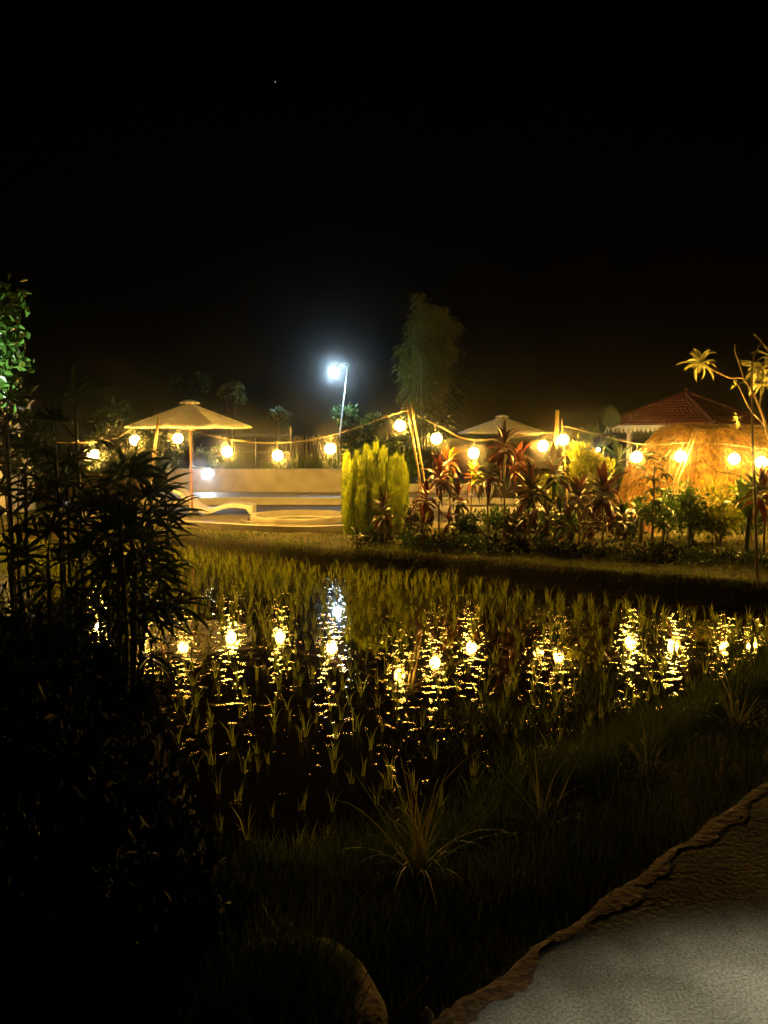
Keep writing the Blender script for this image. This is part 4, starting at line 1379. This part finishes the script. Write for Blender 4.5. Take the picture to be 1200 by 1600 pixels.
# dark low shrubs filling the left bed
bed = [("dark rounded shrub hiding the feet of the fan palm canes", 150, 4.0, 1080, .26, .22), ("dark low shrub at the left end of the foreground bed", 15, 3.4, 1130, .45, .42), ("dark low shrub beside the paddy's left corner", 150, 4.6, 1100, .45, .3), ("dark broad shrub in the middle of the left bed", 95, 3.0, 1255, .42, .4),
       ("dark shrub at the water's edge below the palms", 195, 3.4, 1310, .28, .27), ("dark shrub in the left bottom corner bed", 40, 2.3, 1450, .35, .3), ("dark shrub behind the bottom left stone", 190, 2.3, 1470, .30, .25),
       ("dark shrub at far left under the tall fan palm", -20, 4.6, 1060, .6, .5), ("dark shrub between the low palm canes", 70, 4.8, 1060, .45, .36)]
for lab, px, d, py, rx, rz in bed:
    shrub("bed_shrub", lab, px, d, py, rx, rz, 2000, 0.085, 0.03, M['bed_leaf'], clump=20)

# two strap leaves coloured bright as if catching the light
q = G(300, 1372, 0.36)
t = thing("strap_leaf_plant", "yellow green strap leaved plant at the near left water edge", "plant", (q.x, q.y, q.z - 0.02))
sl_ = mesh("leaf", *leaf_geo(0.18, 0.036, 0.5, 0.3, 7), mat('lit_strap_leaf', (0.28, 0.30, 0.05), (0.2, 0.22, 0.03), 0.45, 6, trans=0.4), True)
for az, el, s in ((-0.6, 60, 0.95), (-1.1, 35, 0.95), (0.9, 40, 0.7), (2.5, 30, 0.6), (-2.4, 40, 0.6)):
    ob("leaf", sl_, t, mw=leaf_mw(Vector((0, 0, 0)), az, R(el), 0.2, s))

# ------------------------------------------------------------------ rice in the paddy
rice_me = []
for k in range(6):
    n = rng.integers(6, 11)
    ph = rng.uniform(0, 6.28, n)
    base = np.stack([rng.normal(0, .012, n), rng.normal(0, .012, n), np.full(n, -0.01)], 1)
    hh = rng.uniform(.11, .26, n)
    rice_me.append(blades_np(base, hh, rng.uniform(.006, .010, n), np.stack([np.cos(ph), np.sin(ph)], 1) * (hh * rng.uniform(.12, .55, n))[:, None]))
rows = []
ang = R(-14)
ca_, sa_ = math.cos(ang), math.sin(ang)
for i in range(-70, 71):
    for j in range(-60, 61):
        x = i * 0.205 + rng.normal(0, .04)
        y = j * 0.185 + rng.normal(0, .035)
        xx_, yy_ = x * ca_ - y * sa_, x * sa_ + y * ca_ + 9.0
        rows.append((xx_, yy_))
rows = np.array(rows)
hgt_ = height(rows[:, 0], rows[:, 1])
okk = (hgt_ < -0.04) & (rows[:, 1] > 3.6) & (np.abs(rows[:, 0]) < rows[:, 1] * 0.56 + 0.4)
gap = ycrest(rows[:, 0]) - rows[:, 1]
okk &= gap > np.interp(rows[:, 0], [-4, 0, 1, 3.3, 6], [0.3, 0.42, 0.55, 0.95, 1.1]) + rng.uniform(-.12, .15, len(rows))
rows = rows[okk]
keep = rng.uniform(0, 1, len(rows)) < np.clip(0.5 + (rows[:, 1] - 6) * 0.065, 0.5, 0.88)
rows = rows[keep]
rows = rows[np.argsort(rows[:, 1])]
rms = [npmesh("rice_clump", V, T, M['rice']) for V, T in rice_me]
for x, y in rows[:300]:
    o = ob("rice_clump", random.choice(rms), mw=Matrix.Translation((x, y, 0)) @ Matrix.Rotation(random.uniform(0, 6.28), 4, 'Z') @ Matrix.Scale(random.uniform(0.5, 0.95), 4))
    tag(o, "small clump of young green rice standing in the flooded paddy", "rice plant", "rice clumps in the paddy")
vt = []
for x, y in rows[300:]:
    V, T = rice_me[rng.integers(0, 6)]
    a = rng.uniform(0, 6.28)
    s = rng.uniform(0.7, 1.1) * np.interp(y, [6, 12], [0.8, 1.25])
    rot = np.array([[math.cos(a), -math.sin(a), 0], [math.sin(a), math.cos(a), 0], [0, 0, 1]])
    vt.append(((V * s) @ rot.T + np.array([x, y, 0]), T))
if vt:
    o = ob("rice_field", npmesh("rice_field", *join_np(*vt), M['rice']), kind='stuff')


# ------------------------------------------------------------------ grass
def grass(name, n, xr, yr, hr, wr, m, cond, lean=0.35, z_off=-0.01, lab=None):
    x = rng.uniform(xr[0], xr[1], n)
    y = rng.uniform(yr[0], yr[1], n)
    c = cond(x, y)
    x, y = x[c], y[c]
    z = height(x, y)
    h = rng.uniform(hr[0], hr[1], len(x)) * (0.75 + 0.35 * vnoise(x * 0.7, y * 0.7))
    h = np.maximum(h, 0.02)
    ph = rng.uniform(0, 6.28, len(x))
    le = np.stack([np.cos(ph), np.sin(ph)], 1) * (h * rng.uniform(0.05, lean * 2, len(x)))[:, None]
    base = np.stack([x, y, z + z_off], 1)
    return ob(name, npmesh(name, *blades_np(base, h, rng.uniform(wr[0], wr[1], len(x)), le), m), kind='stuff')


def sdp(x, y):
    return (x - PE0[0]) * PN[0] + (y - PE0[1]) * PN[1]


deck_x = np.array([p.x for p in fp])
deck_y = np.array([p.y for p in fp])


def on_bund(x, y):
    q = y - ycrest(x)
    yd = np.where((x > deck_x[0]) & (x < deck_x[-1]), np.interp(x, deck_x, deck_y), 21.0)
    return (q > -0.22) & (y < yd - 0.05) & (np.abs(x) < y * 0.56)


grass("bank_grass", 90000, (-9.5, 9), (9, 21), (.03, .10), (.006, .012), M['grass'], on_bund)
grass("bank_edge_grass", 30000, (-9, 8), (9, 17), (.05, .16), (.006, .011), M['grass'], lambda x, y: (np.abs(y - ycrest(x) - 0.06) < 0.18) & (np.abs(x) < y * 0.56))
# near bank: tall grass between the path and the water
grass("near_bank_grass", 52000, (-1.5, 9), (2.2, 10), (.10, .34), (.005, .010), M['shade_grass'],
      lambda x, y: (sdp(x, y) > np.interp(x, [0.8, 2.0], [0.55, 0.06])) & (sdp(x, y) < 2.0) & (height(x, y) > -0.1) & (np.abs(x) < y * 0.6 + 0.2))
# weeds standing in the shallow water by the near bank
grass("shallow_weeds", 60000, (-0.7, 6.5), (3.4, 9.5), (.16, .42), (.005, .010), M['dark_grass'],
      lambda x, y: (sdp(x, y) > 1.2) & (sdp(x, y) < np.interp(x, [-0.6, 0.7, 2.0, 3.6, 6], [2.4, 3.0, 2.75, 2.1, 1.9]) + 0.25 * np.sin(x * 4.1) + 0.15 * np.sin(x * 9 + y * 3)) & (x > -0.45 + 0.2 * np.sin(y * 3)) & (np.abs(x) < y * 0.6 + 0.2), z_off=0.0)
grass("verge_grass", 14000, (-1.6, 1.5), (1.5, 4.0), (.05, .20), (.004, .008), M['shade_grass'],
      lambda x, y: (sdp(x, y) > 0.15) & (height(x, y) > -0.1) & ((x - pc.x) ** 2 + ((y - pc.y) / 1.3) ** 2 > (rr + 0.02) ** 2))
xe_ = lambda y: np.interp(y, left_edge[:, 1], left_edge[:, 0])
grass("bed_edge_grass", 16000, (-5, 0.2), (2.4, 8.5), (.10, .36), (.005, .010), M['bed_leaf'], lambda x, y: (x - xe_(y) > -0.8) & (x - xe_(y) < 0.12))
grass("terrace_back_grass", 9000, (-14, 12), (23.4, 27), (.05, .16), (.01, .02), M['grass'], lambda x, y: np.abs(x) < y * 0.56)


# individual tall tussocks on the near bank
def tussock(label, px, py, z, n, hmin, hmax, dirx):
    q = G(px, py, z)
    z0 = float(height(np.array(q.x), np.array(q.y)))
    t = thing("grass_tussock", label, "grass clump", (q.x, q.y, z0 - 0.02), 0, "long bladed tussocks on the near bank")
    for k in range(3):
        bb = MB()
        for i in range(n // 3):
            L = random.uniform(hmin, hmax)
            v, f = leaf_geo(L, random.uniform(.007, .012), random.uniform(0.1, 0.9), 0.3, 6, 0.5)
            az = random.uniform(0, 6.28)
            el = R(random.uniform(38, 86))
            mm = leaf_mw(Vector((random.uniform(-.03, .03), random.uniform(-.03, .03), 0)), az, el)
            bb.add([mm @ Vector(p) for p in v], f)
        o = bb.ob("blades", M['lit_grass'] if k else M['grass'], t)
        o["kind"] = "stuff"
    return t


tussock("long bladed grass tussock on the bank at the lower centre", 655, 1405, 0.2, 54, .25, .68, 0)
tussock("long bladed grass tussock at the right edge of the near bank", 1150, 1150, 0.2, 42, .3, .6, 0)
tussock("grass tussock on the bank between the two largest tussocks", 850, 1290, 0.2, 36, .2, .45, 0)
tussock("small grass tussock right of the middle of the near bank", 1010, 1215, 0.2, 30, .2, .45, 0)
tussock("small sparse tussock on the lawn left of the round planter", 375, 1545, 0.4, 18, .08, .16, 0)

# ------------------------------------------------------------------ lamp beside the photographer, lighting the path
pl_ = thing("path_lamp", "shaded lamp on a post standing beside the path behind the viewer", "lamp post", (2.3, 0.2, 0.8))
MB().tube(smooth_path([(0, 0, 0), (0, 0, 1.6), (0, 0, 2.5), (-0.4, 0.15, 2.62), (-0.95, 0.38, 2.45)], 6), 0.025, 8).ob("pole", M['black_metal'], pl_, True)
MB().lathe([(0.02, 2.44), (0.05, 2.40), (0.15, 2.22), (0.155, 2.215), (0.145, 2.22)], 20, (-0.97, 0.39, 0)).ob("shade", M['black_metal'], pl_, True)
ld = bpy.data.lights.new("path_lamp_light", 'SPOT')
ld.energy = 330
ld.color = (1.0, 0.93, 0.70)
ld.spot_size = R(77)
ld.spot_blend = 0.3
ld.shadow_soft_size = 0.04
lo_ = bpy.data.objects.new("path_lamp_light", ld)
col.objects.link(lo_)
lo_.parent = pl_
lo_.location = (-0.97, 0.39, 2.24)

# star
sp = P(430, 128, 900)
MBs = MB().lathe([(0.001, 0.8), (0.6, 0.4), (0.6, -0.4), (0.001, -0.8)], 8)
o = MBs.ob("star", emit('starlight', (0.9, 0.95, 1.0), 0.5), loc=sp)
tag(o, "single faint star high in the black sky", "star")

# ------------------------------------------------------------------ humid night air, also added for lens bloom round the bulbs
bb = MB().box(-420, 420, -70, 420, -1.3, 13.0)
hz_m = bpy.data.materials.new("haze")
hz_m.use_nodes = True
t = hz_m.node_tree
t.nodes.clear()
pv = t.nodes.new("ShaderNodeVolumePrincipled")
pv.inputs["Color"].default_value = (0.95, 0.97, 1.0, 1)
pv.inputs["Density"].default_value = 0.0024
pv.inputs["Anisotropy"].default_value = 0.988
o_ = t.nodes.new("ShaderNodeOutputMaterial")
t.links.new(pv.outputs[0], o_.inputs["Volume"])
ob("haze", bb.mesh("haze", hz_m), kind='stuff')
